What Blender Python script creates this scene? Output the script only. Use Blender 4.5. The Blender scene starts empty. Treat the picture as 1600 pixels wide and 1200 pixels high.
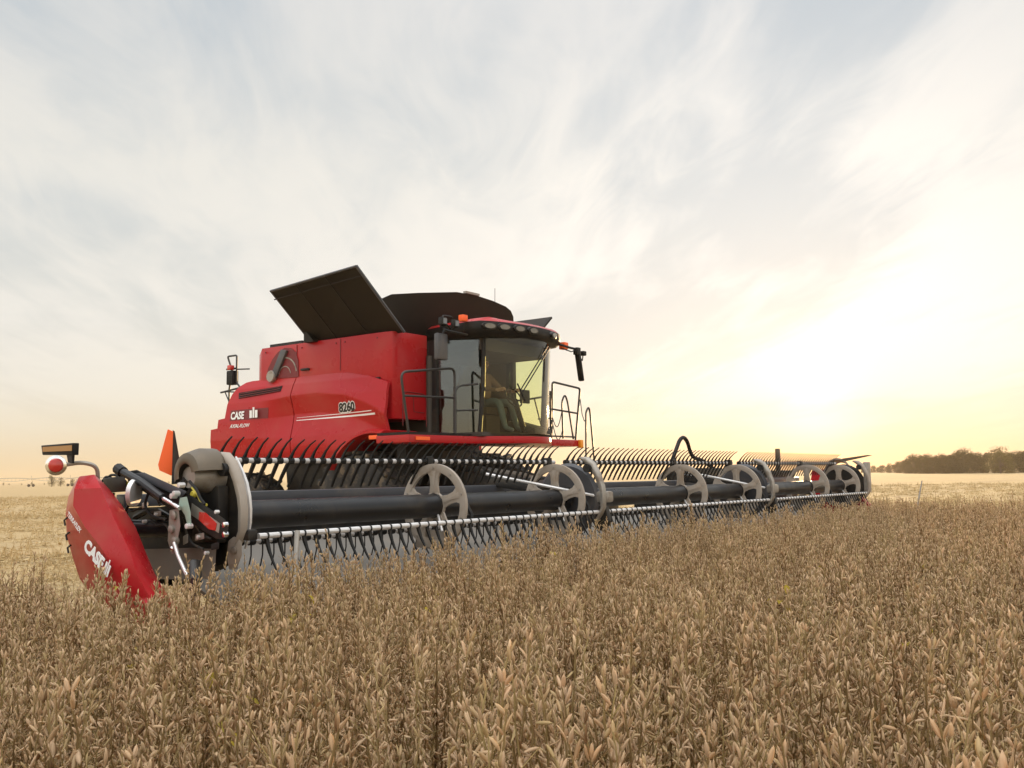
import bpy, bmesh, math, random
import numpy as np
from mathutils import Vector, Matrix
R = math.radians
sc = bpy.context.scene
COL = sc.collection

# ------------------------------------------------------------------ camera
CAM_H = 1.32
cd = bpy.data.cameras.new('camera'); cam = bpy.data.objects.new('camera', cd); COL.objects.link(cam)
cd.sensor_width = 36.0; cd.lens = 36.0 * 1527 / 1600; cd.clip_start = 0.05; cd.clip_end = 9000
_th = math.atan(144 / 1527.); _ro = R(.82)
_fw = Vector((0, math.cos(_th), math.sin(_th))); _r0 = Vector((1, 0, 0)); _u0 = _r0.cross(_fw)
_r = _r0 * math.cos(_ro) - _u0 * math.sin(_ro); _u = _u0 * math.cos(_ro) + _r0 * math.sin(_ro)
cam.matrix_world = Matrix(((_r.x, _u.x, -_fw.x, 0), (_r.y, _u.y, -_fw.y, 0), (_r.z, _u.z, -_fw.z, CAM_H), (0, 0, 0, 1)))
sc.camera = cam

# ------------------------------------------------------------------ light
SUN_AZ, SUN_EL = 17.2, 3.2          # degrees right of the view, above the horizon
w = bpy.data.worlds.new('World'); sc.world = w; w.use_nodes = True
sc.view_settings.view_transform = 'Standard'; sc.view_settings.look = 'None'
sc.view_settings.exposure = 0.0; sc.view_settings.gamma = 1.0; sc.view_settings.use_curve_mapping = False
sun_dir = Vector((math.sin(R(SUN_AZ)) * math.cos(R(SUN_EL)), math.cos(R(SUN_AZ)) * math.cos(R(SUN_EL)), math.sin(R(SUN_EL))))
sl = bpy.data.lights.new('sun', 'SUN'); so = bpy.data.objects.new('sun', sl); COL.objects.link(so)
sl.energy = 5.0; sl.angle = R(.6); sl.color = (1.0, .66, .34)
so.location = sun_dir * 200
so.rotation_euler = (-sun_dir).to_track_quat('-Z', 'Y').to_euler()

class NT:
    """small node-tree helper"""
    def __init__(s, nt): s.nt = nt; s.n = nt.nodes; s.l = nt.links; s.n.clear()
    def add(s, t, ins=None, **kw):
        n = s.n.new(t)
        for k, v in kw.items(): setattr(n, k, v)
        for k, v in (ins or {}).items(): s.put(n.inputs[k], v)
        return n
    def put(s, sock, v):
        if isinstance(v, bpy.types.NodeSocket): s.l.new(v, sock)
        else: sock.default_value = v
    def math(s, op, a, b=0.0, c=None, clamp=False):
        n = s.add('ShaderNodeMath', operation=op, use_clamp=clamp); s.put(n.inputs[0], a); s.put(n.inputs[1], b)
        if c is not None: s.put(n.inputs[2], c)
        return n.outputs[0]
    def vmath(s, op, a, b=None):
        n = s.add('ShaderNodeVectorMath', operation=op); s.put(n.inputs[0], a)
        if b is not None: s.put(n.inputs[1], b)
        return n.outputs['Value'] if op in ('DOT_PRODUCT', 'LENGTH') else n.outputs['Vector']
    def mix(s, f, a, b, mode='MIX'):
        n = s.add('ShaderNodeMix', data_type='RGBA', blend_type=mode); s.put(n.inputs[0], f); s.put(n.inputs[6], a); s.put(n.inputs[7], b)
        return n.outputs[2]
    def ramp(s, f, stops, interp='LINEAR'):
        n = s.add('ShaderNodeValToRGB'); s.put(n.inputs[0], f); cr = n.color_ramp; cr.interpolation = interp
        while len(cr.elements) < len(stops): cr.elements.new(.5)
        for e, (p, c) in zip(cr.elements, stops): e.position = p; e.color = tuple(c) + ((1,) if len(c) == 3 else ())
        return n.outputs[0]
    def noise(s, vec, scale, detail=4, rough=.5, dist=0., out='Fac'):
        n = s.add('ShaderNodeTexNoise'); s.put(n.inputs['Vector'], vec); s.put(n.inputs['Scale'], scale)
        s.put(n.inputs['Detail'], detail); s.put(n.inputs['Roughness'], rough); s.put(n.inputs['Distortion'], dist)
        return n.outputs[out]
    def mapr(s, v, a, b, c=0., d=1., interp='SMOOTHSTEP'):
        n = s.add('ShaderNodeMapRange', interpolation_type=interp)
        for i, x in enumerate((v, a, b, c, d)): s.put(n.inputs[i], x)
        return n.outputs[0]

def build_sky():
    t = NT(w.node_tree)
    tc = t.add('ShaderNodeTexCoord').outputs['Generated']
    d = t.vmath('NORMALIZE', tc)
    sx = t.add('ShaderNodeSeparateXYZ', {0: d}); x, y, z = sx.outputs
    zc = t.math('MAXIMUM', z, 0.0)
    nish = t.add('ShaderNodeTexSky', sky_type='NISHITA', sun_disc=False, sun_elevation=R(SUN_EL), sun_rotation=R(SUN_AZ))
    # clear air between the clouds; overhead stops raised as added top light
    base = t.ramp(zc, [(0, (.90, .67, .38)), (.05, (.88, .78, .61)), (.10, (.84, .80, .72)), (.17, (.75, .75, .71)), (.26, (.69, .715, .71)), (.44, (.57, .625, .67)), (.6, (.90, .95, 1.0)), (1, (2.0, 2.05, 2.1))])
    # high cirrus sheet, drawn out along one wind direction
    den = t.math('ADD', zc, .10)
    px = t.math('DIVIDE', x, den); py = t.math('DIVIDE', y, den)
    ca, sa = math.cos(R(6)), math.sin(R(6))
    qx = t.math('ADD', t.math('MULTIPLY', px, ca), t.math('MULTIPLY', py, sa))
    qy = t.math('SUBTRACT', t.math('MULTIPLY', py, ca), t.math('MULTIPLY', px, sa))
    vec = t.add('ShaderNodeCombineXYZ', {0: qx, 1: t.math('MULTIPLY', qy, .30), 2: 3.7}).outputs[0]
    vec2 = t.add('ShaderNodeCombineXYZ', {0: qx, 1: t.math('MULTIPLY', qy, .55), 2: 9.1}).outputs[0]
    n1 = t.noise(vec, 1.5, 7, .52, .7)
    n2 = t.noise(vec2, .75, 4, .5, .5)
    n3 = t.noise(vec, 5.5, 6, .6, 1.2)
    cl = t.math('ADD', t.math('ADD', t.math('MULTIPLY', n1, .50), t.math('MULTIPLY', n2, .62)), t.math('MULTIPLY', n3, .20))
    cf = t.mapr(cl, .56, .76)
    cf = t.math('MULTIPLY', cf, t.mapr(zc, 0.0, .13))
    ccol = t.ramp(zc, [(0, (.95, .79, .52)), (.08, (.95, .885, .765)), (.15, (.93, .89, .82)), (.3, (.90, .87, .80)), (.47, (.79, .785, .77)), (.62, (1.1, 1.1, 1.1)), (1, (2.2, 2.2, 2.2))])  # cloud stops overhead raised likewise, as added light from above the frame
    col = t.mix(t.math('MULTIPLY', cf, .9), base, ccol)
    # added fill: sky brightened away from the sunset, behind the camera
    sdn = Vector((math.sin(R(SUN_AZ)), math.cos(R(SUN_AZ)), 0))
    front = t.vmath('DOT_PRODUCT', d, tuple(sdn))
    back_fill = t.mapr(front, -.5, .55, 1.7, 1.0)
    col = t.mix(1.0, col, t.add('ShaderNodeCombineColor', {0: back_fill, 1: back_fill, 2: back_fill}).outputs[0], 'MULTIPLY')
    # forward-scattered glow of the low sun through the thin cloud
    gd = Vector((math.sin(R(16)) * math.cos(R(8)), math.cos(R(16)) * math.cos(R(8)), math.sin(R(8))))
    g = t.math('MAXIMUM', t.vmath('DOT_PRODUCT', d, tuple(gd)), 0)
    lift = t.math('ADD', .62, t.math('MULTIPLY', cf, .6)); g1 = t.math('MULTIPLY', t.math('POWER', g, 8.0), lift); g2 = t.math('MULTIPLY', t.math('POWER', g, 34.0), lift)
    s = t.math('MAXIMUM', t.vmath('DOT_PRODUCT', d, tuple(sun_dir)), 0)
    g3 = t.math('POWER', s, 900.0)
    wide = t.mix(1.0, t.add('ShaderNodeCombineColor', {0: g1, 1: g1, 2: g1}).outputs[0], (.11, .096, .088, 1), 'MULTIPLY')
    mid = t.mix(1.0, t.add('ShaderNodeCombineColor', {0: g2, 1: g2, 2: g2}).outputs[0], (.19, .165, .15, 1), 'MULTIPLY')
    core = t.mix(1.0, t.add('ShaderNodeCombineColor', {0: g3, 1: g3, 2: g3}).outputs[0], (1.7, .85, .20, 1), 'MULTIPLY')
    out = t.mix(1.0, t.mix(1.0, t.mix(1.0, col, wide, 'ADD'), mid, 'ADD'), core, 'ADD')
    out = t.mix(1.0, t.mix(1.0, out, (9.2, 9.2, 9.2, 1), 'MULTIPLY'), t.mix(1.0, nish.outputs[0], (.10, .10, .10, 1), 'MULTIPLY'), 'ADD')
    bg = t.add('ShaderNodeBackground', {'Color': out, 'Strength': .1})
    o = t.add('ShaderNodeOutputWorld'); t.l.new(bg.outputs[0], o.inputs[0])
build_sky()

# ------------------------------------------------------------------ materials
def new_mat(name):
    m = bpy.data.materials.new(name); m.use_nodes = True
    return m, NT(m.node_tree)

def plain(name, col, rough=.5, metal=0., var=.12, scale=6., dirt=None, dirt_amt=.0, bump=0., coat=0., spec=.5):
    """painted / metal / plastic surface with faint mottling, optional dust"""
    m, t = new_mat(name)
    tc = t.add('ShaderNodeTexCoord').outputs['Object']
    n = t.noise(tc, scale, 5, .6)
    c = t.mix(n, tuple(x * (1 - var) for x in col) + (1,), tuple(min(1, x * (1 + var)) for x in col) + (1,))
    rg = t.mapr(n, .3, .7, max(.02, rough - .06), min(1, rough + .08))
    if dirt:
        n2 = t.noise(tc, scale * .55, 6, .65, .4)
        f = t.math('MULTIPLY', t.mapr(n2, .46, .74), dirt_amt)
        c = t.mix(f, c, tuple(dirt) + (1,)); rg = t.math('ADD', rg, t.math('MULTIPLY', f, .35), clamp=True)
    p = t.add('ShaderNodeBsdfPrincipled', {'Base Color': c, 'Roughness': rg, 'Metallic': metal})
    p.inputs['Coat Weight'].default_value = coat; p.inputs['Coat Roughness'].default_value = .12
    p.inputs['Specular IOR Level'].default_value = spec
    if bump:
        b = t.add('ShaderNodeBump', {'Height': t.noise(tc, scale * 9, 4, .6), 'Strength': bump, 'Distance': .01}); t.l.new(b.outputs[0], p.inputs['Normal'])
    o = t.add('ShaderNodeOutputMaterial'); t.l.new(p.outputs[0], o.inputs[0])
    return m

DUST = (.30, .22, .14)
M = {}
M['red'] = plain('red paint', (.40, .008, .012), .29, 0, .06, 1.2, (.42, .15, .10), .22, coat=.06, spec=.25)
M['red_shield'] = plain('red plastic shield', (.40, .010, .016), .30, 0, .06, 3., (.34, .14, .09), .25, coat=.03, spec=.25)
M['dark_red'] = plain('dark red duct', (.16, .012, .014), .5, 0, .1)  # one darker red for the opening, nameplate, seams and bolts
M['black'] = plain('black steel', (.012, .0115, .011), .45, 0, .2, 5., DUST, .12, spec=.3)
M['tube_black'] = plain('black gloss tube', (.011, .0115, .013), .33, 0, .15, 4., DUST, .07, spec=.38)
M['plastic'] = plain('black plastic', (.010, .0095, .009), .55, 0, .2, 8., DUST, .06, spec=.25)
M['rubber'] = plain('tyre rubber', (.020, .019, .018), .8, 0, .3, 12., DUST, .5, bump=.2)
M['cover'] = plain('tank cover vinyl', (.016, .0125, .009), .6, 0, .2, 1.6, (.05, .035, .02), .35, spec=.25)
M['cream'] = plain('cast reel wheel', (.32, .27, .22), .48, 0, .14, 9., (.25, .17, .1), .6)
M['galv'] = plain('galvanised tube', (.72, .70, .68), .36, .4, .1, 14., (.40, .33, .26), .35)
M['white'] = plain('white sleeve', (.52, .50, .485), .4, 0, .08, 14., DUST, .15)
M['hood'] = plain('dusty motor hood', (.12, .095, .066), .38, .4, .2, 10., (.26, .19, .12), .4)
M['chrome'] = plain('chrome rod', (.8, .8, .8), .12, 1., .03)
M['steel'] = plain('worn steel', (.33, .30, .26), .45, .5, .2, 14., (.16, .10, .06), .6)
M['draper'] = plain('grey draper belt', (.20, .18, .155), .7, 0, .12, 5., (.30, .24, .18), .4)
M['grey_beam'] = plain('blue grey beam', (.050, .052, .060), .36, 0, .12, 4., DUST, .15)
M['orange'] = plain('orange reflector', (.95, .13, .02), .45, 0, .05)
M['amber'] = plain('amber lens', (.9, .30, .02), .25, 0, .05)
M['amber_dull'] = plain('dull amber strip', (.36, .17, .04), .4, 0, .08)
M['red_lens'] = plain('red lens', (.5, .03, .02), .22, 0, .1, coat=.5)
M['decal_white'] = plain('white decal', (.82, .82, .80), .4, 0, .03)
M['decal_black'] = plain('black decal', (.012, .012, .014), .4, 0, .03)
M['rail'] = plain('dark rail', (.03, .027, .024), .45, 0, .2)
M['interior'] = plain('cab interior', (.055, .045, .035), .7, 0, .3, 5.)
M['seat'] = plain('seat cloth', (.07, .045, .03), .85, 0, .25, 8.)
M['yellow'] = plain('yellow hose', (.55, .45, .05), .5, 0, .1)
M['teal'] = plain('pale green bracket', (.28, .40, .34), .5, 0, .1, 9., DUST, .4)
M['lamp_glass'] = plain('lamp glass', (.20, .20, .20), .12, .5, .2, 25.)

def glass(name, tint, refl):
    m, t = new_mat(name)
    fr = t.add('ShaderNodeFresnel', {'IOR': 1.52}).outputs[0]
    f = t.math('ADD', t.math('MULTIPLY', fr, .9), refl, clamp=True)
    a = t.add('ShaderNodeBsdfTransparent', {'Color': tint + (1,)}); b = t.add('ShaderNodeBsdfGlossy', {'Color': (.95, .97, 1, 1), 'Roughness': .03})
    mx = t.add('ShaderNodeMixShader', {0: f, 1: a.outputs[0], 2: b.outputs[0]})
    o = t.add('ShaderNodeOutputMaterial'); t.l.new(mx.outputs[0], o.inputs[0]); return m
M['glass_front'] = glass('tinted windscreen glass', (.92, .955, .70), .0)
M['glass_far'] = glass('far window glass', (.96, .975, .84), .02)
M['glass_side'] = glass('side window glass', (.52, .60, .60), .04)

def crop_mat(name, stops, trans=.3, isl=.55):
    m, t = new_mat(name)
    ri = t.add('ShaderNodeNewGeometry').outputs['Random Per Island']; oi = t.add('ShaderNodeObjectInfo').outputs['Random']
    f = t.math('ADD', t.math('MULTIPLY', ri, isl), t.math('MULTIPLY', oi, 1 - isl))
    c = t.ramp(f, stops)
    d = t.add('ShaderNodeBsdfDiffuse', {'Color': c}); tr = t.add('ShaderNodeBsdfTranslucent', {'Color': c})
    mx = t.add('ShaderNodeMixShader', {0: trans, 1: d.outputs[0], 2: tr.outputs[0]})
    o = t.add('ShaderNodeOutputMaterial'); t.l.new(mx.outputs[0], o.inputs[0]); return m
M['pod'] = crop_mat('soybean pod', [(0, (.13, .068, .03)), (.18, (.40, .25, .13)), (.36, (.66, .47, .28)), (.55, (.68, .495, .32)), (.72, (.53, .395, .20)), (.86, (.70, .51, .31)), (1, (.84, .66, .44))], .36)
M['stem'] = crop_mat('soybean stem', [(0, (.13, .075, .03)), (.5, (.26, .175, .075)), (1, (.38, .29, .12))], .1)
M['leaf_dry'] = crop_mat('dry leaf', [(0, (.16, .09, .045)), (.5, (.26, .17, .09)), (1, (.34, .25, .13))], .35)
M['leaf_yellow'] = crop_mat('yellow leaf', [(0, (.40, .29, .05)), (.5, (.48, .36, .06)), (1, (.32, .30, .08))], .4)
M['straw'] = crop_mat('stubble straw', [(0, (.42, .305, .155)), (.5, (.56, .42, .22)), (1, (.66, .51, .29))], .2)
M['bark'] = plain('bark', (.09, .06, .04), .9, 0, .3, 3.)

def ground_mat():
    m, t = new_mat('harvested soil')
    tc = t.add('ShaderNodeTexCoord').outputs['Object']
    mp = t.add('ShaderNodeMapping', {0: tc}); mp.inputs['Rotation'].default_value = (0, 0, R(-53.3)); v = mp.outputs[0]
    st = t.add('ShaderNodeMapping', {0: v}); st.inputs['Scale'].default_value = (.02, .16, 1)
    big = t.noise(st.outputs[0], 1., 4, .5)
    fine = t.noise(tc, 9., 6, .7); mid = t.noise(tc, .5, 5, .6)
    c = t.ramp(big, [(.25, (.31, .205, .10)), (.45, (.44, .305, .14)), (.6, (.37, .255, .125)), (.8, (.49, .35, .165))])
    c = t.mix(t.math('MULTIPLY', t.mapr(mid, .4, .7), .4), c, (.24, .175, .105, 1))
    c = t.mix(t.math('MULTIPLY', t.mapr(fine, .35, .65), .5), c, (.52, .41, .25, 1))
    b = t.add('ShaderNodeBump', {'Height': t.noise(tc, 14., 5, .7), 'Strength': .6, 'Distance': .05})
    p = t.add('ShaderNodeBsdfPrincipled', {'Base Color': c, 'Roughness': .95, 'Normal': b.outputs[0]}); p.inputs['Specular IOR Level'].default_value = .1
    o = t.add('ShaderNodeOutputMaterial'); t.l.new(p.outputs[0], o.inputs[0]); return m
M['ground'] = ground_mat()

# ------------------------------------------------------------------ machine frame
# a = along the cutting header from its near end, b = direction of travel, z up
HV = Vector((.59799813, .8014975, 0)); FV = Vector((.8014975, -.59799813, 0)); P0 = Vector((-1.98313786, 7.4, 0))
ROT = math.atan2(FV.y, FV.x)
def W(a, b, z=0): return P0 + HV * a + FV * b + Vector((0, 0, z))

def tag(o, label=None, cat=None, group=None, kind=None):
    for k, v in (('label', label), ('category', cat), ('group', group), ('kind', kind)):
        if v: o[k] = v
    return o
def empty(name, loc, rz=0., **kw):
    o = bpy.data.objects.new(name, None); COL.objects.link(o); o.location = loc; o.rotation_euler = (0, 0, rz); o.empty_display_size = .3
    return tag(o, **kw)

class MB:
    """mesh collector working in (a, b, z)"""
    def __init__(s): s.v = []; s.f = []
    def add(s, vs, fs):
        o = len(s.v); s.v += [tuple(p) for p in vs]; s.f += [tuple(i + o for i in f) for f in fs]; return s
    def box(s, a0, a1, b0, b1, z0, z1):
        return s.add([(a0, b0, z0), (a1, b0, z0), (a1, b1, z0), (a0, b1, z0), (a0, b0, z1), (a1, b0, z1), (a1, b1, z1), (a0, b1, z1)],
                     [(0, 1, 2, 3), (4, 5, 6, 7), (0, 1, 5, 4), (1, 2, 6, 5), (2, 3, 7, 6), (3, 0, 4, 7)])
    def loft(s, rows, cap=True, closed=True):
        n = len(rows[0]); vs = [p for r in rows for p in r]; fs = []
        for i in range(len(rows) - 1):
            for j in range(n if closed else n - 1):
                k = (j + 1) % n; fs.append((i * n + j, i * n + k, (i + 1) * n + k, (i + 1) * n + j))
        if cap: fs += [tuple(range(n)), tuple((len(rows) - 1) * n + j for j in range(n))]
        return s.add(vs, fs)
    def prism(s, pts, a0, a1):            # outline in (b, z), pushed along a
        return s.loft([[(a0, b, z) for b, z in pts], [(a1, b, z) for b, z in pts]])
    def plan(s, pts, z0, z1):             # outline in (a, b), pushed up
        return s.loft([[(a, b, z0) for a, b in pts], [(a, b, z1) for a, b in pts]])
    def tube(s, pts, r, n=8, cap=True, closed=False, flat=None):
        P = [Vector(p) for p in pts]; m = len(P); rows = []
        T = []
        for i in range(m):
            if closed: d = P[(i + 1) % m] - P[i - 1]
            else: d = P[min(i + 1, m - 1)] - P[max(i - 1, 0)]
            T.append(d.normalized())
        ref = Vector((0, 0, 1)) if abs(T[0].z) < .9 else Vector((1, 0, 0))
        nrm = T[0].cross(ref).normalized()
        for i in range(m):
            nrm = (nrm - T[i] * nrm.dot(T[i])).normalized(); bi = T[i].cross(nrm)
            rr = r[i] if isinstance(r, (list, tuple)) else r
            rows.append([P[i] + (nrm * math.cos(2 * math.pi * k / n) + bi * math.sin(2 * math.pi * k / n)) * rr for k in range(n)])
        if closed: rows.append(rows[0]); cap = False
        return s.loft(rows, cap)
    def slab(s, pts, thick, normal):      # flat polygon given in 3-D, thickened
        nv = Vector(normal).normalized() * thick
        return s.loft([[Vector(p) for p in pts], [Vector(p) + nv for p in pts]])
    def ring(s, c, axis, r0, r1, t, n=32, sweep=(0, 360)):
        """flat annulus with thickness t round axis 'a' or 'b'; r0 < r1"""
        full = abs(sweep[1] - sweep[0] - 360) < 1e-6; rows = []
        for i in range(n + (0 if full else 1)):
            th = R(sweep[0] + (sweep[1] - sweep[0]) * i / n); u, v = math.cos(th), math.sin(th)
            def q(rad, off):
                return (c[0] + off, c[1] + rad * u, c[2] + rad * v) if axis == 'a' else (c[0] + rad * u, c[1] + off, c[2] + rad * v)
            rows.append([q(r0, -t / 2), q(r1, -t / 2), q(r1, t / 2), q(r0, t / 2)])
        if full: rows.append(rows[0]); return s.loft(rows, False)
        return s.loft(rows, True)
    def lathe(s, c, axis, prof, n=24):
        """profile of (radius, offset along axis), spun round the axis through c"""
        rows = []
        for r_, off in prof:
            row = []
            for k in range(n):
                th = 2 * math.pi * k / n; u, v = r_ * math.cos(th), r_ * math.sin(th)
                row.append((c[0] + off, c[1] + u, c[2] + v) if axis == 'a' else (c[0] + u, c[1] + off, c[2] + v) if axis == 'b' else (c[0] + u, c[1] + v, c[2] + off))
            rows.append(row)
        return s.loft(rows, True)
    def mesh(s, name, origin=(0, 0, 0), smooth=35, bevel=0):
        bm = bmesh.new()
        vs = [bm.verts.new((p[1] - origin[1], p[0] - origin[0], p[2] - origin[2])) for p in s.v]
        for f in s.f:
            try: bm.faces.new([vs[i] for i in f])
            except ValueError: pass
        bmesh.ops.remove_doubles(bm, verts=bm.verts, dist=1e-5)
        bmesh.ops.recalc_face_normals(bm, faces=bm.faces)
        if bevel:
            ed = [e for e in bm.edges if len(e.link_faces) == 2 and e.calc_face_angle(0) > R(38)]
            bmesh.ops.bevel(bm, geom=ed, offset=bevel, segments=2, affect='EDGES', profile=.6, clamp_overlap=True)
        me = bpy.data.meshes.new(name); bm.to_mesh(me); bm.free()
        if smooth: me.shade_smooth(); me.set_sharp_from_angle(angle=R(smooth))
        return me
    def build(s, name, mat, root, top=None, smooth=35, bevel=0, label=None):
        """link as ONE mesh object under root (top = the thing whose origin is used)"""
        o = bpy.data.objects.new(name, s.mesh(name, ORG[(top or root).name], smooth, bevel)); COL.objects.link(o)
        o.data.materials.append(mat if not isinstance(mat, str) else M[mat]); o.parent = root
        if label: o['label'] = label
        return o
ORG = {}
def machine(name, a, b, **kw):
    o = empty(name, W(a, b), ROT, **kw); ORG[o.name] = (a, b, 0); return o

def text_mesh(txt, size, origin, right, up, name, mat, root, top, lift=.004, shear=0., bold=0., squash=1., conform=None):
    cu = bpy.data.curves.new('lettering', 'FONT'); cu.body = txt; cu.size = size; cu.shear = shear; cu.offset = bold; cu.extrude = .0015; cu.resolution_u = 3
    tmp = bpy.data.objects.new('lettering_source', cu); COL.objects.link(tmp)
    me = bpy.data.meshes.new_from_object(tmp.evaluated_get(bpy.context.evaluated_depsgraph_get()))
    bpy.data.objects.remove(tmp); bpy.data.curves.remove(cu)
    rt = Vector(right).normalized(); u = Vector(up).normalized(); u = (u - rt * u.dot(rt)).normalized()
    # outward normal, in (a, b, z): machine axes are (b, a, z) in space
    nb = Vector((rt[1], rt[0], rt[2])).cross(Vector((u[1], u[0], u[2])))
    nr = Vector((nb[1], nb[0], nb[2]))
    og = ORG[top.name]
    for v in me.vertices:
        p = Vector(origin) + rt * v.co.x * squash + u * v.co.y + nr * (lift + v.co.z)
        if conform: p[0] = conform(p[1], p[2]) - lift - v.co.z
        v.co = (p[1] - og[1], p[0] - og[0], p[2] - og[2])
    me.materials.append(M[mat]); o = bpy.data.objects.new(name, me); COL.objects.link(o); o.parent = root
    return o

def arc(c, r, a0, a1, n):                 # points (b, z)
    return [(c[0] + r * math.cos(R(a0 + (a1 - a0) * i / n)), c[1] + r * math.sin(R(a0 + (a1 - a0) * i / n))) for i in range(n + 1)]
def lerp(x, xs, ys):
    return float(np.interp(x, xs, ys))
def rounded(pts, rad, n=5):
    """round the corners of a 3-D polyline"""
    P = [Vector(p) for p in pts]; out = [P[0]]
    for i in range(1, len(P) - 1):
        d0 = (P[i - 1] - P[i]); d1 = (P[i + 1] - P[i]); rr = min(rad, d0.length * .49, d1.length * .49)
        q0 = P[i] + d0.normalized() * rr; q1 = P[i] + d1.normalized() * rr
        for k in range(n + 1):
            t = k / n; out.append(q0 * (1 - t) ** 2 + P[i] * 2 * t * (1 - t) + q1 * t * t)
    out.append(P[-1]); return out

# ------------------------------------------------------------------ ground
def build_ground():
    bm = bmesh.new(); S = 4000
    for p in ((-S, -S, 0), (S, -S, 0), (S, S, 0), (-S, S, 0)): bm.verts.new(p)
    bm.faces.new(bm.verts); me = bpy.data.meshes.new('ground'); bm.to_mesh(me); bm.free(); me.materials.append(M['ground'])
    o = bpy.data.objects.new('ground', me); COL.objects.link(o); tag(o, kind='structure', label='flat tan harvested field reaching to the horizon')
build_ground()

# ------------------------------------------------------------------ combine harvester
def panel(mb, zs, bmin, bmax, aof, nb=28, thick=.05):
    """bulged sheet: at each z it runs from bmin(z) to bmax(z), standing at a = aof(b, z)"""
    out, inn = [], []
    for z in zs:
        b0, b1 = bmin(z), bmax(z)
        out.append([(aof(b0 + (b1 - b0) * j / nb, z), b0 + (b1 - b0) * j / nb, z) for j in range(nb + 1)])
    nz = len(zs); n = nb + 1
    vs = [p for r in out for p in r] + [(p[0] + thick, p[1], p[2]) for r in out for p in r]; k = nz * n; fs = []
    for i in range(nz - 1):
        for j in range(nb):
            q = (i * n + j, i * n + j + 1, (i + 1) * n + j + 1, (i + 1) * n + j); fs += [q, tuple(x + k for x in q)]
    edge = [j for j in range(n)] + [i * n + nb for i in range(1, nz)] + [(nz - 1) * n + j for j in range(nb - 1, -1, -1)] + [i * n for i in range(nz - 2, 0, -1)]
    for i in range(len(edge)):
        a_, b_ = edge[i], edge[(i + 1) % len(edge)]; fs.append((a_, b_, b_ + k, a_ + k))
    mb.add(vs, fs)

def smooth01(x): x = max(0., min(1., x)); return x * x * (3 - 2 * x)

def side_a(b, z):
    """depth of the lower red side panels"""
    base = lerp(z, [1.6, 1.75, 2.0, 2.3, 2.62, 2.85, 3.02], [5.76, 5.70, 5.67, 5.675, 5.70, 5.755, 5.84])
    zc = lerp(b, [-8.3, -7.0, -6.2, -5.6, -5.0, -4.6, -4.3, -4.05], [2.58, 2.60, 2.66, 2.67, 2.60, 2.48, 2.36, 2.2])
    d = zc - z; k = smooth01((b + 7.2) / .9)      # a swept ridge: leans out above it, tucks in below
    if d > 0: base += k * (-.022 + .11 * min(1., d / .30) ** .85 * (1 - smooth01((d - .30) / .55)) + .022 * smooth01((d - .3) / .5))
    else: base += k * (-.022) * (1 - smooth01(-d / .26))
    return base

def wheel(root, a0, a1, b, z, r, rim_r, lugs, name):
    mid = (a0 + a1) / 2; hw = (a1 - a0) / 2
    wr = empty_part(name, root)
    prof = [(rim_r, -hw * .9), (r * .80, -hw), (r * .95, -hw * .93), (r, -hw * .6), (r, hw * .6), (r * .95, hw * .93), (r * .80, hw), (rim_r, hw * .9)]
    t = MB().lathe((mid, b, z), 'a', prof, 40)
    for i in range(lugs):
        for sgn in (-1, 1):
            th = 2 * math.pi * (i + (.25 if sgn > 0 else -.25)) / lugs; d = .16
            pts = []
            for (aa, t0) in ((mid + sgn * .02, th), (mid + sgn * hw * .98, th + d)):
                for dt in (-.045, .045):
                    pts.append((aa, t0 + dt))
            vs = [(aa, b + rr * math.cos(t0), z + rr * math.sin(t0)) for rr in (r * .985, r * 1.045) for aa, t0 in pts]
            t.add(vs, [(0, 1, 3, 2), (4, 5, 7, 6), (0, 1, 5, 4), (2, 3, 7, 6), (0, 2, 6, 4), (1, 3, 7, 5)])
    t.build('tyre', 'rubber', wr, root)
    MB().lathe((mid, b, z), 'a', [(rim_r * 1.0, -hw * .85), (rim_r * .9, -hw * .7), (rim_r * .55, -hw * .1), (rim_r * .22, -hw * .15), (.01, -hw * .15)], 28).build('rim', 'steel', wr, root)
def empty_part(name, root):
    o = bpy.data.objects.new(name, None); COL.objects.link(o); o.parent = root; o.empty_display_size = .2; return o

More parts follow.
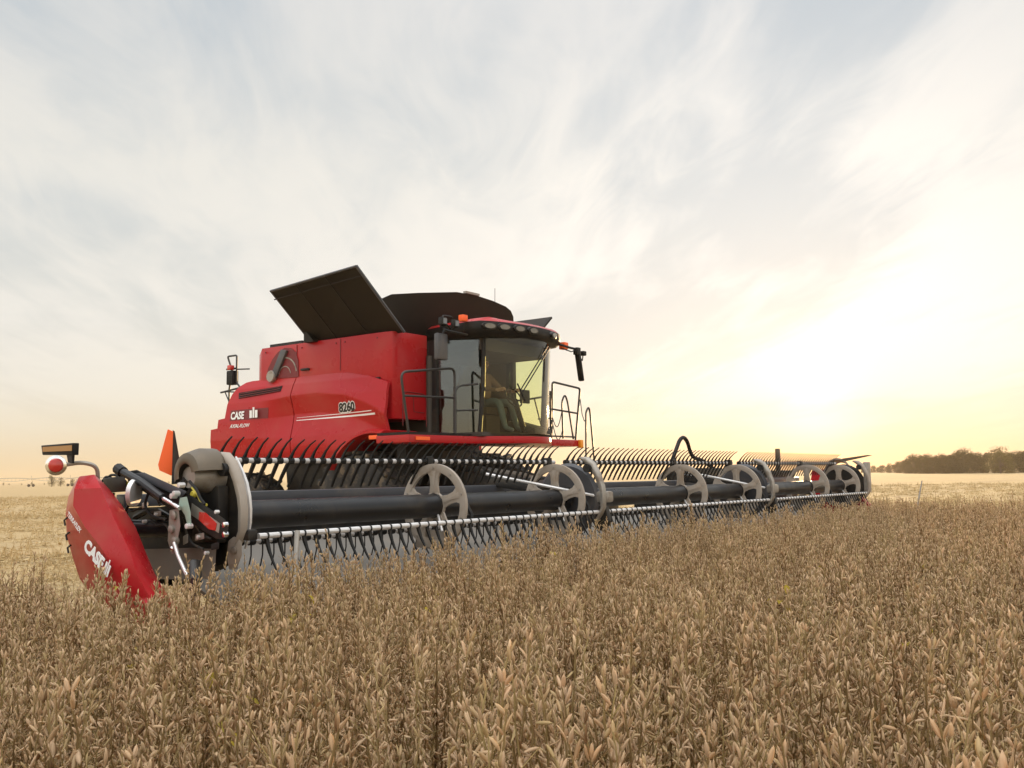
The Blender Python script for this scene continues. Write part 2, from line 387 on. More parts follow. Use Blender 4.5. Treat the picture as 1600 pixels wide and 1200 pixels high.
def combine():
    root = machine('combine_harvester', 7.5, -5.5, label='large red combine harvester with open dark tank covers standing in the soybean field', cat='combine harvester')
    # --- upper body with the grain tank
    pl = [(5.815, -4.24), (5.845, -4.12), (5.94, -4.08), (6.58, -4.08), (6.60, -4.10), (6.60, -4.95), (9.15, -4.95), (9.15, -7.1), (8.9, -7.46), (6.05, -7.46), (5.815, -7.1)]
    top = [(a, b, 3.52 if b > -7.3 else 3.46) for a, b in pl]
    MB().loft([[(a, b, 2.2) for a, b in pl], [(a, b, 3.3) for a, b in pl], top]).build('tank_body', 'red', root, bevel=.018)
    # inner body that closes the machine underneath
    MB().box(6.0, 9.0, -8.1, -5.0, 1.76, 2.7).build('chassis', 'black', root)
    MB().prism([(-8.0, 1.78), (-5.2, 1.78), (-5.2, 2.9), (-7.6, 2.9), (-7.9, 2.5)], 9.25, 9.32).build('side_panel', 'red', root)
    # --- near side panels: rear door and front door
    zs = [1.66 + (3.0 - 1.66) * i / 40 for i in range(41)]
    rear_min = lambda z: lerp(z, [1.66, 1.74, 1.85, 2.2, 2.205, 2.36, 2.365, 2.6, 2.78, 2.9, 2.97, 3.0], [-7.5, -8.12, -8.28, -8.27, -8.09, -8.07, -7.9, -7.86, -7.78, -7.66, -7.5, -7.2])
    p = MB(); panel(p, [lerp(i, [0, 80], [1.66, 2.985]) for i in range(81)], rear_min, lambda z: -6.235, side_a)
    rp = p.build('rear_side_panel', 'red', root, smooth=50)
    zf = [1.60 + (3.0 - 1.60) * i / 90 for i in range(91)]
    fmax = lambda z: lerp(z, [1.60, 1.64, 1.74, 1.86, 1.955, 1.99, 2.74, 2.86, 2.95, 3.0], [-5.2, -5.14, -4.98, -4.78, -4.42, -4.1, -4.1, -4.5, -5.0, -5.7])
    p = MB(); panel(p, zf, lambda z: -6.215, fmax, side_a, 40)
    fp = p.build('front_side_panel', 'red', root, smooth=50)
    # cooling slot with its dark grille
    s = MB()
    s.loft([[(side_a(b, z) - .006, b, z) for b, z in ((-7.57, 2.69), (-6.5, 2.75), (-6.49, 2.845), (-7.6, 2.795))],
            [(side_a(b, z) + .045, b, z) for b, z in ((-7.57, 2.69), (-6.5, 2.75), (-6.49, 2.845), (-7.6, 2.795))]])
    s.build('air_slot', 'plastic', rp, root)
    for i in range(3):
        z = 2.705 + i * .035
        MB().tube([(side_a(-7.5, z) - .012, -7.55, z), (side_a(-6.55, z + .05) - .012, -6.52, z + .055)], .007, 5).build('slot_bar', 'dark_red', rp, root)
    # rotary screen opening, with the dusting wand in it
    op = [(-6.98, 2.99), (-6.93, 3.16), (-6.82, 3.31), (-6.68, 3.42), (-6.52, 3.475), (-6.36, 3.46), (-6.24, 3.38), (-6.18, 3.24), (-6.17, 2.97)]
    MB().prism(op, 5.805, 5.86).build('screen_opening', 'dark_red', root)
    sc_ = MB().ring((5.802, -6.5, 3.02), 'a', .28, .30, .012, 20, (10, 170)); sc_.ring((5.802, -6.5, 3.02), 'a', .14, .152, .012, 16, (10, 170))
    sc_.build('screen_hoop', 'steel', root)
    MB().slab([(5.76, -6.83, 3.0), (5.76, -6.68, 3.0), (5.76, -6.42, 3.42), (5.76, -6.56, 3.45)], .06, (1, 0, 0)).build('screen_wand', 'grey_beam', root, bevel=.008)
    MB().lathe((5.76, -6.80, 3.02), 'a', [(.09, -.02), (.1, .0), (.1, .05)], 16).build('wand_hub', 'steel', root)
    # door latches
    for b, z in ((-6.0, 3.06), (-4.42, 2.80)):
        MB().box(5.77, 5.83, b - .09, b + .09, z, z + .035).build('latch', 'black', root, bevel=.006)
    # lettering
    text_mesh('CASE', .175, (5.655, -7.72, 2.345), (0, 1, 0), (0, 0, 1), 'lettering', 'decal_white', rp, root, .014, 0, .006, .86, side_a)
    e = MB()
    e.prism([(-7.19, 2.345), (-7.13, 2.345), (-7.13, 2.47), (-7.19, 2.47)], 5.641, 5.646); e.prism([(-7.05, 2.345), (-6.99, 2.345), (-6.99, 2.47), (-7.05, 2.47)], 5.641, 5.646)
    e.prism([(-7.11, 2.345), (-7.07, 2.345), (-7.07, 2.52), (-7.11, 2.52)], 5.641, 5.646)
    e.build('emblem', 'decal_white', rp, root)
    q = MB(); q.loft([[(side_a(b, z) + o_, b, z) for b, z in ((b0, 2.325), (b0 + .02, 2.50))] + [(side_a(b0, 2.5) + .01, b0 + .02, 2.50), (side_a(b0, 2.33) + .01, b0, 2.325)] for b0 in (-7.76, -7.5, -7.2, -7.0, -6.8) for o_ in (-.004,)]).build('nameplate', 'dark_red', rp, root)
    text_mesh('AXIAL-FLOW', .085, (5.655, -7.74, 2.20), (0, 1, 0), (0, 0, 1), 'model_lettering', 'decal_white', rp, root, .005, .3, .001, 1.0, side_a)
    text_mesh('8260', .185, (5.655, -5.16, 2.345), (0, 1, .02), (0, 0, 1), 'number_outline', 'decal_white', fp, root, .005, .22, .020, 1.0, side_a)
    text_mesh('8260', .185, (5.655, -5.16, 2.345), (0, 1, .02), (0, 0, 1), 'number', 'decal_black', fp, root, .009, .22, .007, 1.0, side_a)
    for i, (b0, b1, z0, z1, h) in enumerate(((-6.15, -4.40, 2.30, 2.322, .014), (-6.15, -4.33, 2.255, 2.265, .030))):
        q = MB(); n = 20
        rows = []
        for k in range(n + 1):
            b = b0 + (b1 - b0) * k / n; z = z0 + (z1 - z0) * k / n; hh = h * (.3 + .7 * k / n)
            rows.append([(side_a(b, z) - .004, b, z), (side_a(b, z + hh) - .004, b, z + hh), (side_a(b, z + hh) - .001, b, z + hh), (side_a(b, z) - .001, b, z)])
        q.loft(rows).build('stripe', 'decal_white', fp, root)
    # fender over the drive tyre
    fe = MB(); A = arc((-4.25, .98), 1.0, 152, 78, 22)
    fe.loft([[(5.52, b, z), (6.3, b, z), (6.3, b + (b + 4.25) * .055, z + (z - .98) * .055), (5.58, b + (b + 4.25) * .06, z + (z - .98) * .06), (5.52, b + (b + 4.25) * .03, z + (z - .98) * .03)] for b, z in A])
    fe.build('fender', 'red', root, smooth=50)
    MB().box(5.49, 5.53, -4.26, -4.09, 1.885, 1.945).build('side_reflector', 'orange', root, bevel=.005)
    MB().box(5.50, 5.54, -4.09, -3.93, 1.885, 1.945).build('side_marker', 'amber', root, bevel=.005)
    MB().box(5.9, 6.7, -4.08, -3.9, 1.55, 1.97).build('step_box', 'plastic', root)
    # front face of the body beside the cab, with its hatch
    h_ = MB().tube(rounded([(6.02, -4.074, 2.1), (6.02, -4.074, 2.62), (6.55, -4.074, 2.6), (6.55, -4.074, 2.1)], .12), .008, 6)
    h_.tube([(6.25, -4.074, 2.58), (6.27, -4.074, 2.32), (6.5, -4.074, 2.31)], .007, 5); h_.build('hatch_outline', 'dark_red', root)
    for b in (-6.22, -5.2):
        MB().box(5.808, 5.82, b - .006, b + .006, 3.0, 3.5).build('panel_seam', 'dark_red', root)
    for b in (-7.0, -6.1, -5.3, -5.1, -4.4):
        MB().lathe((5.812, b, 3.44), 'a', [(.006, -.008), (.014, -.005), (.014, .005)], 8).build('bolt', 'dark_red', root)
    # --- tank covers
    fl = [(5.93, -5.95, 3.47), (5.93, -3.95, 3.49), (5.10, -4.12, 4.385), (5.10, -6.02, 4.255)]
    cv = MB().slab(fl, .035, (.7, 0, .7)).build('tank_cover', 'cover', root, label='near dark tank cover, folded out and up')
    fr = MB(); fr.tube([fl[1], fl[2]], .022, 6); fr.tube([fl[2], fl[3]], .02, 6); fr.tube([fl[3], fl[0]], .012, 6); fr.build('cover_frame', 'grey_beam', cv, root)
    q0, q1, q2, q3 = [Vector(p) for p in fl]
    for k in (.33, .67):
        MB().tube([q0.lerp(q1, k) + Vector((-.03, 0, -.03)), q3.lerp(q2, k) + Vector((-.03, 0, -.03))], .012, 5).build('cover_rib', 'cover', cv, root)
    MB().tube([q3.lerp(q0, .12) + Vector((-.03, 0, -.03)), q2.lerp(q1, .12) + Vector((-.03, 0, -.03))], .010, 5).build('cover_rib', 'cover', cv, root)
    MB().prism([(-5.95, 3.5), (-5.72, 3.5), (-5.95, 3.74)], 5.72, 5.90).build('cover_gusset', 'cover', cv, root)
    tb = [(5.62, 3.97, -4.15), (5.85, 4.08, -4.12), (6.3, 4.15, -4.0), (7.1, 4.265, -3.9), (7.6, 4.28, -3.9), (8.04, 4.25, -3.9), (8.4, 4.2, -3.9), (8.57, 4.15, -3.92), (8.68, 4.06, -3.95), (8.75, 3.95, -4.0)]
    rows = []
    for i, (a, z, b) in enumerate(tb):
        ah = lerp(i, [0, len(tb) - 1], [5.95, 8.95]); am = a * .5 + ah * .5
        rows.append([(ah, -4.24, 3.5), (am, (b - 4.24) / 2 + .04, (3.5 + z) / 2), (a, b, z), (a, b - .03, z), (am, (b - 4.24) / 2 + .01, (3.5 + z) / 2), (ah, -4.27, 3.5)])
    MB().loft(rows).build('tank_cover', 'cover', root, label='front dark tank cover with a rounded top', smooth=50)
    MB().box(7.3, 7.65, -3.93, -3.87, 4.275, 4.31).build('cover_handle', 'steel', root)
    MB().slab([(9.13, -6.0, 3.53), (9.13, -4.0, 3.53), (9.95, -4.0, 4.2), (9.95, -6.0, 4.2)], .035, (-.7, 0, .7)).build('tank_cover', 'cover', root, label='far tank cover, seen edge on beyond the cab roof')
    MB().box(5.9, 9.1, -7.0, -6.2, 3.5, 3.58).build('engine_deck', 'black', root)
    # --- cab
    cab = MB()
    cab.box(6.62, 8.65, -4.94, -4.75, 1.80, 3.55)      # rear wall
    cab.box(6.62, 6.68, -4.75, -3.96, 1.97, 3.44); cab.box(8.59, 8.65, -4.75, -3.98, 1.97, 3.44)   # rear quarters
    cab.box(6.72, 8.55, -4.75, -3.1, 1.93, 1.99)      # floor
    cab.build('cab_shell', 'interior', root)
    for nm, a, b, dbt, r in (('pillar', 6.80, -3.22, .10, .034), ('pillar', 8.44, -3.20, .10, .05)):
        MB().tube([(a, b, 1.97), (a + (.02 if a < 7.5 else -.02), b + dbt * .6, 2.7), (a, b + dbt, 3.44)], r, 8).build(nm, 'black', root)
    for a in (6.64, 8.62):
        MB().plan([(a - .05, -4.06), (a + .05, -4.06), (a + .05, -3.90), (a - .05, -3.90)], 1.97, 3.44).build('rear_pillar', 'black', root, bevel=.015)
    MB().tube([(6.60, -4.05, 2.0), (6.58, -4.03, 3.2)], .05, 10).build('filter_pipe', 'interior', root)
    # windscreen: curved sheet between the pillars
    def wind(z):
        k = (z - 1.97) / 1.47; out = []
        for i in range(21):
            u = i / 20; a = 6.82 + 1.69 * u; s_ = math.sin(math.pi * u) ** .7
            out.append((a, -3.2 + .10 * k + (.38 - .05 * k) * s_, z))
        return out
    g = MB(); rows = [wind(1.97 + 1.47 * i / 8) for i in range(9)]
    g.loft(rows, False, False); g.build('windscreen', 'glass_front', root, smooth=80)
    MB().loft([[(6.60, -4.07, 1.99), (6.79, -3.24, 1.99), (6.79, -3.14, 3.42), (6.60, -4.07, 3.42)], [(6.606, -4.07, 1.99), (6.796, -3.24, 1.99), (6.796, -3.14, 3.42), (6.606, -4.07, 3.42)]]).build('side_window', 'glass_side', root)
    MB().loft([[(8.56, -3.96, 1.99), (8.56, -3.24, 1.99), (8.56, -3.14, 3.42), (8.56, -3.96, 3.42)], [(8.566, -3.96, 1.99), (8.566, -3.24, 1.99), (8.566, -3.14, 3.42), (8.566, -3.96, 3.42)]]).build('side_window', 'glass_far', root)
    # inside: seat, column, screen, blind
    se = MB(); se.box(7.36, 7.90, -4.02, -3.52, 2.30, 2.42); se.loft([[(a, b, z) for a, b in ((7.37, -4.12), (7.89, -4.12), (7.89, -3.99), (7.37, -3.99))] for z in (2.40, 2.85)] + [[(a, b, 3.12) for a, b in ((7.45, -4.17), (7.81, -4.17), (7.81, -4.07), (7.45, -4.07))]])
    se.box(7.45, 7.81, -3.95, -3.6, 1.99, 2.30); se.build('seat', 'seat', root, bevel=.03)
    MB().box(6.9, 7.15, -4.2, -3.5, 2.0, 2.72).build('console', 'interior', root, bevel=.03)
    st = MB().tube([(7.62, -2.98, 2.0), (7.62, -3.16, 2.52)], .045, 8); st.tube([(7.62 + .19 * math.cos(i * math.pi / 10), -3.18 + .12 * math.sin(i * math.pi / 10) * -.6, 2.56 + .15 * math.sin(i * math.pi / 10)) for i in range(20)], .014, 6, closed=True)
    st.build('steering_column', 'plastic', root)
    MB().box(8.02, 8.24, -3.36, -3.31, 2.50, 2.72).build('monitor', 'plastic', root, bevel=.01)
    MB().prism([(-3.6, 1.99), (-3.0, 1.99), (-3.02, 2.08), (-3.55, 2.22)], 7.95, 8.40).build('dash_cowl', 'interior', root, bevel=.02)
    fr_ = MB(); fr_.tube([(8.80, -4.3, 2.60), (8.80, -3.7, 2.63), (8.80, -3.30, 2.66)], .018, 6); fr_.tube([(8.80, -3.62, 2.63), (8.80, -3.42, 1.93)], .014, 6); fr_.tube([(8.80, -3.55, 2.28), (8.80, -3.25, 2.28)], .012, 6); fr_.build('handrail', 'rail', root)
    MB().box(6.80, 8.48, -4.7, -4.66, 2.0, 2.6).build('rear_trim', 'interior', root)
    MB().plan([(6.78, -4.7), (8.5, -4.7), (8.5, -3.15), (6.78, -3.15)], 3.24, 3.42).build('headliner', 'interior', root)
    # roof
    def roof_outline(grow, front):
        pts = [(6.85 - grow, -4.85), (6.66 - grow, -4.0), (6.52 - grow, -3.2)]
        for i in range(17):
            u = i / 16; a = 6.56 - grow + (2.1 + 2 * grow) * u; pts.append((a, -3.0 + (front) * math.sin(math.pi * u) ** .65))
        pts += [(8.72 + grow, -3.2), (8.75 + grow, -4.0), (8.7 + grow, -4.85)]
        return pts
    rl = []
    for z, gw, fr_ in ((3.42, -.10, .16), (3.47, .0, .26), (3.54, .03, .30), (3.64, .01, .27)):
        rl.append([(a, b, z) for a, b in roof_outline(gw, fr_)])
    roof = MB().loft(rl).build('roof', 'plastic', root, smooth=50)
    rc = [[(a, b, z) for a, b in roof_outline(gw, fr_)] for z, gw, fr_ in ((3.644, .0, .26), (3.69, -.06, .18), (3.725, -.22, .0))]
    MB().loft(rc).build('roof_cap', 'red', roof, root, smooth=60)
    for a in (6.66, 6.90, 7.19, 7.49, 8.12):
        u = (a - 6.53) / 2.16; b = -3.0 + .30 * math.sin(math.pi * u) ** .65
        n = Vector(((u - .5) * .9 if a < 8 else .3, 1, -.1)).normalized(); side = Vector((n.y, -n.x, 0)).normalized(); upv = side.cross(n)
        m = MB(); c = Vector((a, b - .02, 3.565)); rows = []
        for rr, off in ((1.12, 0), (1.12, .045), (.92, .05)):
            rows.append([c + n * off + side * (.115 * rr * math.cos(2 * math.pi * k / 18)) + upv * (.052 * rr * math.sin(2 * math.pi * k / 18)) for k in range(18)])
        hl = m.loft(rows).build('headlight', 'black', roof, root)
        m = MB(); m.loft([[c + n * off + side * (.092 * math.cos(2 * math.pi * k / 18)) + upv * (.038 * math.sin(2 * math.pi * k / 18)) for k in range(18)] for off in (.046, .056)]).build('headlight_lens', 'lamp_glass', roof, root)
    MB().box(6.40, 6.51, -3.29, -3.19, 3.64, 3.74).build('beacon', 'orange', roof, root, bevel=.015)
    MB().box(8.62, 8.74, -2.98, -2.86, 3.40, 3.52).build('beacon', 'orange', roof, root, bevel=.02)
    MB().tube([(8.6, -4.3, 3.6), (8.62, -4.3, 4.6)], .005, 5).build('antenna', 'rail', roof, root)
    # work lights on their bracket by the near roof corner
    br = MB().tube([(6.46, -3.5, 3.55), (6.15, -3.3, 3.56), (5.95, -3.25, 3.52)], .02, 6); br.tube(rounded([(5.95, -3.25, 3.5), (6.0, -3.25, 3.68), (6.25, -3.28, 3.69), (6.3, -3.3, 3.5)], .05), .012, 6)
    br.tube([(6.5, -3.2, 3.44), (6.0, -3.22, 3.46)], .018, 6); br.build('lamp_bracket', 'black', root)
    for a, b in ((5.96, -3.2), (6.26, -3.22)):
        MB().box(a - .05, a + .06, b - .06, b + .02, 3.53, 3.64).build('work_light', 'black', root, bevel=.01)
        MB().box(a - .035, a + .045, b + .02, b + .028, 3.545, 3.625).build('work_light_lens', 'lamp_glass', root)
    # wiper
    wp = MB(); wp.tube([(8.0, -2.77, 3.38), (7.22, -2.755, 2.62)], .010, 5); wp.tube([(8.07, -2.78, 3.36), (7.28, -2.755, 2.60)], .010, 5); wp.tube([(7.16, -2.765, 2.72), (7.34, -2.755, 2.46)], .012, 5); wp.build('wiper', 'plastic', root)
    # mirrors
    MB().box(5.92, 6.14, -3.36, -3.27, 3.03, 3.42).build('mirror', 'grey_beam', root, bevel=.025)
    MB().tube([(6.05, -3.3, 3.4), (6.1, -3.3, 3.5)], .015, 6).build('mirror_arm', 'black', root)
    ma = MB().tube([(8.45, -2.85, 3.46), (8.6, -2.75, 3.41), (8.75, -2.7, 3.39)], .02, 6); ma.tube([(8.5, -2.85, 3.40), (8.6, -2.72, 3.34), (8.7, -2.7, 3.37)], .01, 6); ma.tube([(8.75, -2.7, 3.3), (8.9, -2.7, 3.22), (8.93, -2.7, 3.32)], .012, 6)
    ma.build('mirror_arm', 'black', root)
    MB().box(8.70, 8.80, -2.75, -2.66, 3.30, 3.42).build('mirror_mount', 'black', root, bevel=.01)
    mr = MB(); mr.loft([[(8.76 + .10 * k - .03, -2.75, 3.33 - .46 * k), (8.76 + .10 * k + .03, -2.75, 3.33 - .46 * k), (8.76 + .10 * k + .03, -2.65, 3.33 - .46 * k), (8.76 + .10 * k - .03, -2.65, 3.33 - .46 * k)] for k in (0, .3, 1)]); mr.build('mirror', 'plastic', root, bevel=.025)
    MB().box(8.89, 8.98, -2.75, -2.66, 3.30, 3.38).build('mirror_camera', 'plastic', root, bevel=.02)
    # platform round the cab
    op = [(5.38, -4.0), (5.38, -3.36), (6.55, -3.26)]
    op += [(6.72 + 1.82 * i / 10, -3.22 + .54 * math.sin(math.pi * i / 10) ** .7) for i in range(11)]
    op += [(8.7, -3.22), (9.6, -3.22), (9.6, -4.0)]
    MB().plan(op, 1.815, 1.925).build('platform', 'red', root, bevel=.012)
    op2 = [(a, b - .03) for a, b in op]
    MB().plan([(5.4, -4.0), (5.4, -3.40), (6.7, -3.30), (6.7, -4.0)], 1.927, 1.965).build('platform_deck', 'plastic', root)
    MB().box(9.53, 9.62, -3.24, -3.17, 1.79, 1.93).build('marker_lamp', 'amber', root, bevel=.01)
    MB().box(5.5, 6.1, -3.34, -3.325, 1.85, 1.90).build('reflector_strip', 'orange', root)
    # handrails
    h1 = MB(); h1.tube(rounded([(5.47, -3.42, 1.8), (5.26, -3.4, 2.80), (6.44, -3.4, 2.95), (6.42, -3.4, 1.95)], .13, 6), .019, 8)
    h1.tube([(5.33, -3.4, 2.47), (6.43, -3.4, 2.50)], .016, 8); h1.build('handrail', 'rail', root)
    h2 = MB(); h2.tube(rounded([(6.33, -3.3, 1.96), (6.33, -3.3, 2.66), (6.74, -3.2, 2.72)], .12, 5), .017, 8); h2.tube([(6.33, -3.3, 2.3), (6.72, -3.2, 2.32)], .014, 8); h2.build('handrail', 'rail', root)
    h3 = MB(); h3.tube(rounded([(8.98, -3.4, 1.93), (9.03, -3.4, 2.92), (9.9, -3.4, 2.86), (9.72, -3.4, 1.93)], .06, 4), .019, 8); h3.tube([(9.02, -3.4, 2.45), (9.82, -3.4, 2.41)], .016, 8); h3.tube([(8.98, -3.4, 1.99), (9.7, -3.4, 1.99)], .014, 8)
    h3.tube([(8.9, -3.36, 1.95), (8.9, -3.36, 2.75)], .02, 8); h3.build('handrail', 'rail', root)
    h4 = MB(); h4.tube(rounded([(9.3, -3.38, 1.95), (9.28, -3.38, 2.6), (9.38, -3.38, 2.73), (9.46, -3.38, 2.6), (9.62, -3.38, 1.95)], .08, 4), .016, 8); h4.build('handrail', 'rail', root)
    h5 = MB(); h5.tube(rounded([(10.05, -3.4, 1.6), (10.08, -3.4, 2.45), (10.17, -3.4, 2.55), (10.22, -3.4, 2.45), (10.36, -3.4, 1.3)], .06, 4), .017, 8)
    h5.tube([(9.88, -3.4, 2.75), (9.95, -3.4, 2.4), (10.02, -3.4, 2.28), (10.08, -3.4, 2.32)], .008, 5); h5.build('ladder_rail', 'rail', root)
    for (a0, z0, a1, z1, sag) in ((9.0, 2.3, 9.28, 2.4, .2), (9.0, 2.2, 9.3, 2.1, .22), (8.75, 2.62, 9.0, 2.6, .06), (8.72, 2.2, 8.98, 2.2, .08)):
        MB().tube([(a0 + (a1 - a0) * i / 8, -3.39, z0 + (z1 - z0) * i / 8 - sag * math.sin(math.pi * i / 8)) for i in range(9)], .008, 5).build('chain', 'rail', root)
    # rear ladder and rear lamp at the back
    rl_ = MB(); rl_.tube(rounded([(6.5, -8.87, 2.55), (6.5, -8.87, 3.0), (6.5, -8.78, 3.3), (6.5, -8.93, 3.6), (6.5, -8.66, 3.6), (6.5, -8.66, 3.1), (6.5, -8.4, 2.85)], .04, 3), .018, 6)
    rl_.tube([(6.5, -8.87, 2.62), (6.5, -8.5, 2.55)], .016, 6); rl_.tube([(6.5, -9.12, 2.94), (6.5, -8.5, 3.0)], .018, 6); rl_.tube([(6.5, -9.0, 2.95), (6.5, -8.4, 2.9)], .014, 6); rl_.tube([(6.5, -9.0, 2.95), (6.5, -8.7, 2.5)], .012, 6)
    rl_.tube([(6.5, -8.95, 3.36), (6.5, -8.7, 3.36)], .02, 6); rl_.tube([(6.5, -8.66, 3.34), (6.5, -8.3, 3.32)], .014, 6); rl_.build('rear_rail', 'rail', root)
    MB().box(6.42, 6.56, -8.86, -8.68, 3.06, 3.32).build('rear_lamp', 'plastic', root, bevel=.02)
    MB().box(6.40, 6.50, -8.82, -8.72, 3.33, 3.42).build('rear_lamp_lens', 'red_lens', root, bevel=.02)
    # --- running gear and feeder
    wheel(root, 5.62, 6.34, -4.75, .87, .83, .48, 22, 'drive_wheel')
    wheel(root, 8.66, 9.38, -4.75, .87, .83, .48, 22, 'drive_wheel')
    wheel(root, 5.95, 6.45, -7.75, .72, .70, .36, 18, 'steer_wheel')
    wheel(root, 8.55, 9.05, -7.75, .72, .70, .36, 18, 'steer_wheel')
    ax = MB().tube([(6.2, -4.75, .9), (8.8, -4.75, .9)], .16, 10); ax.tube([(6.2, -7.75, .75), (8.8, -7.75, .75)], .1, 8); ax.build('axle', 'black', root)
    MB().prism([(-4.3, 1.0), (-1.62, .42), (-1.62, 1.08), (-3.2, 1.35), (-4.3, 1.5)], 6.85, 8.15).build('feeder_house', 'black', root, bevel=.02)
    MB().prism([(-7.1, .95), (-5.5, .80), (-4.6, 1.2), (-4.6, 1.78), (-7.2, 1.78)], 6.4, 8.6).build('cleaning_shoe', 'black', root, bevel=.02)
    hs = MB(); hs.tube(rounded([(6.6, -3.3, 1.75), (6.5, -2.9, 1.4), (6.55, -2.4, 1.25), (6.6, -1.7, 1.3)], .2), .022, 6); hs.tube(rounded([(6.7, -3.3, 1.7), (6.65, -2.8, 1.55), (6.7, -2.2, 1.35), (6.72, -1.7, 1.2)], .2), .018, 6)
    hs.build('hydraulic_hose', 'plastic', root)
    cy = MB().tube([(6.75, -3.6, .9), (6.75, -1.9, .7)], .06, 8); cy.build('lift_cylinder', 'black', root)
    return root
combine()

# ------------------------------------------------------------------ cutting header with its reel
BATS = {'front': (0.0, .895), 'top': (-.60, 1.48), 'rear': (-.92, 1.11), 'low': (-.80, .80)}
AXB, AXZ = -.46, 1.04
SECTIONS = ((.06, 4.96), (5.10, 10.02), (10.18, 14.98))

def tine_mesh(kind):
    m = MB()
    if kind == 'top':
        P = [(-.15, -.23), (-.10, -.14), (-.04, -.05), (0, .01), (.05, .085), (.11, .14), (.175, .178)]
        wd = [.011, .015, .016, .014, .008, .006, .005]; tk = [.006, .008, .010, .012, .007, .005, .004]
    else:
        P = [(-.005, .0), (.01, -.06), (.035, -.12), (.075, -.19), (.12, -.255)]
        wd = [.014, .014, .011, .008, .005]; tk = [.012, .010, .008, .006, .004]
    rows = []
    for i, (b, z) in enumerate(P):
        q0 = P[max(0, i - 1)]; q1 = P[min(len(P) - 1, i + 1)]; d = Vector((q1[0] - q0[0], q1[1] - q0[1])).normalized(); n = (-d[1], d[0])
        rows.append([(sa * wd[i], b + sb * n[0] * tk[i], z + sb * n[1] * tk[i]) for sa, sb in ((-1, -1), (1, -1), (1, 1), (-1, 1))])
    m.loft(rows)
    wv = .032 if kind == 'top' else .006
    m.lathe((0, 0, 0), 'a', [(.0245, -wv), (.030, -wv), (.030, wv), (.0245, wv)], 10)
    return m

def reel_wheel(root, a):
    c = (a, AXB, AXZ)
    m = MB(); m.ring(c, 'a', .335, .415, .034, 48)
    m.lathe(c, 'a', [(.095, -.015), (.135, -.015), (.135, .015), (.095, .015), (.095, -.015)], 24)
    for i in range(5):
        th = R(90 + 72 * i); u = Vector((0, math.cos(th), math.sin(th))); n = Vector((0, -math.sin(th), math.cos(th))); cc = Vector(c)
        def q(rad, wd, off): return [cc + u * rad + n * (wd * sg) + Vector((off * so_, 0, 0)) for sg, so_ in ((-1, -1), (1, -1), (1, 1), (-1, 1))]
        m.loft([q(.12, .062, .011), q(.20, .048, .012), q(.28, .054, .013), q(.345, .095, .013)])
        m.loft([q(.13, .02, .020), q(.23, .016, .020), q(.34, .03, .019)])
    o = m.build('reel_wheel', 'cream', root, bevel=.003)
    MB().lathe(c, 'a', [(.02, -.07), (.10, -.07), (.125, -.03), (.125, .03), (.10, .07), (.02, .07)], 12).build('hub', 'black', o, root)
    b = MB()
    for i in range(10):
        th = R(36 * i + 18); b.lathe((a - .02, AXB + .375 * math.cos(th), AXZ + .375 * math.sin(th)), 'a', [(.012, -.006), (.012, .006)], 6)
    b.build('bolt', 'steel', o, root)
    k = MB(); k.tube([(a - .02, AXB + .05, AXZ - .06), (a - .12, AXB + .20, AXZ - .24)], .012, 6); k.build('brace', 'galv', o, root)
    return o

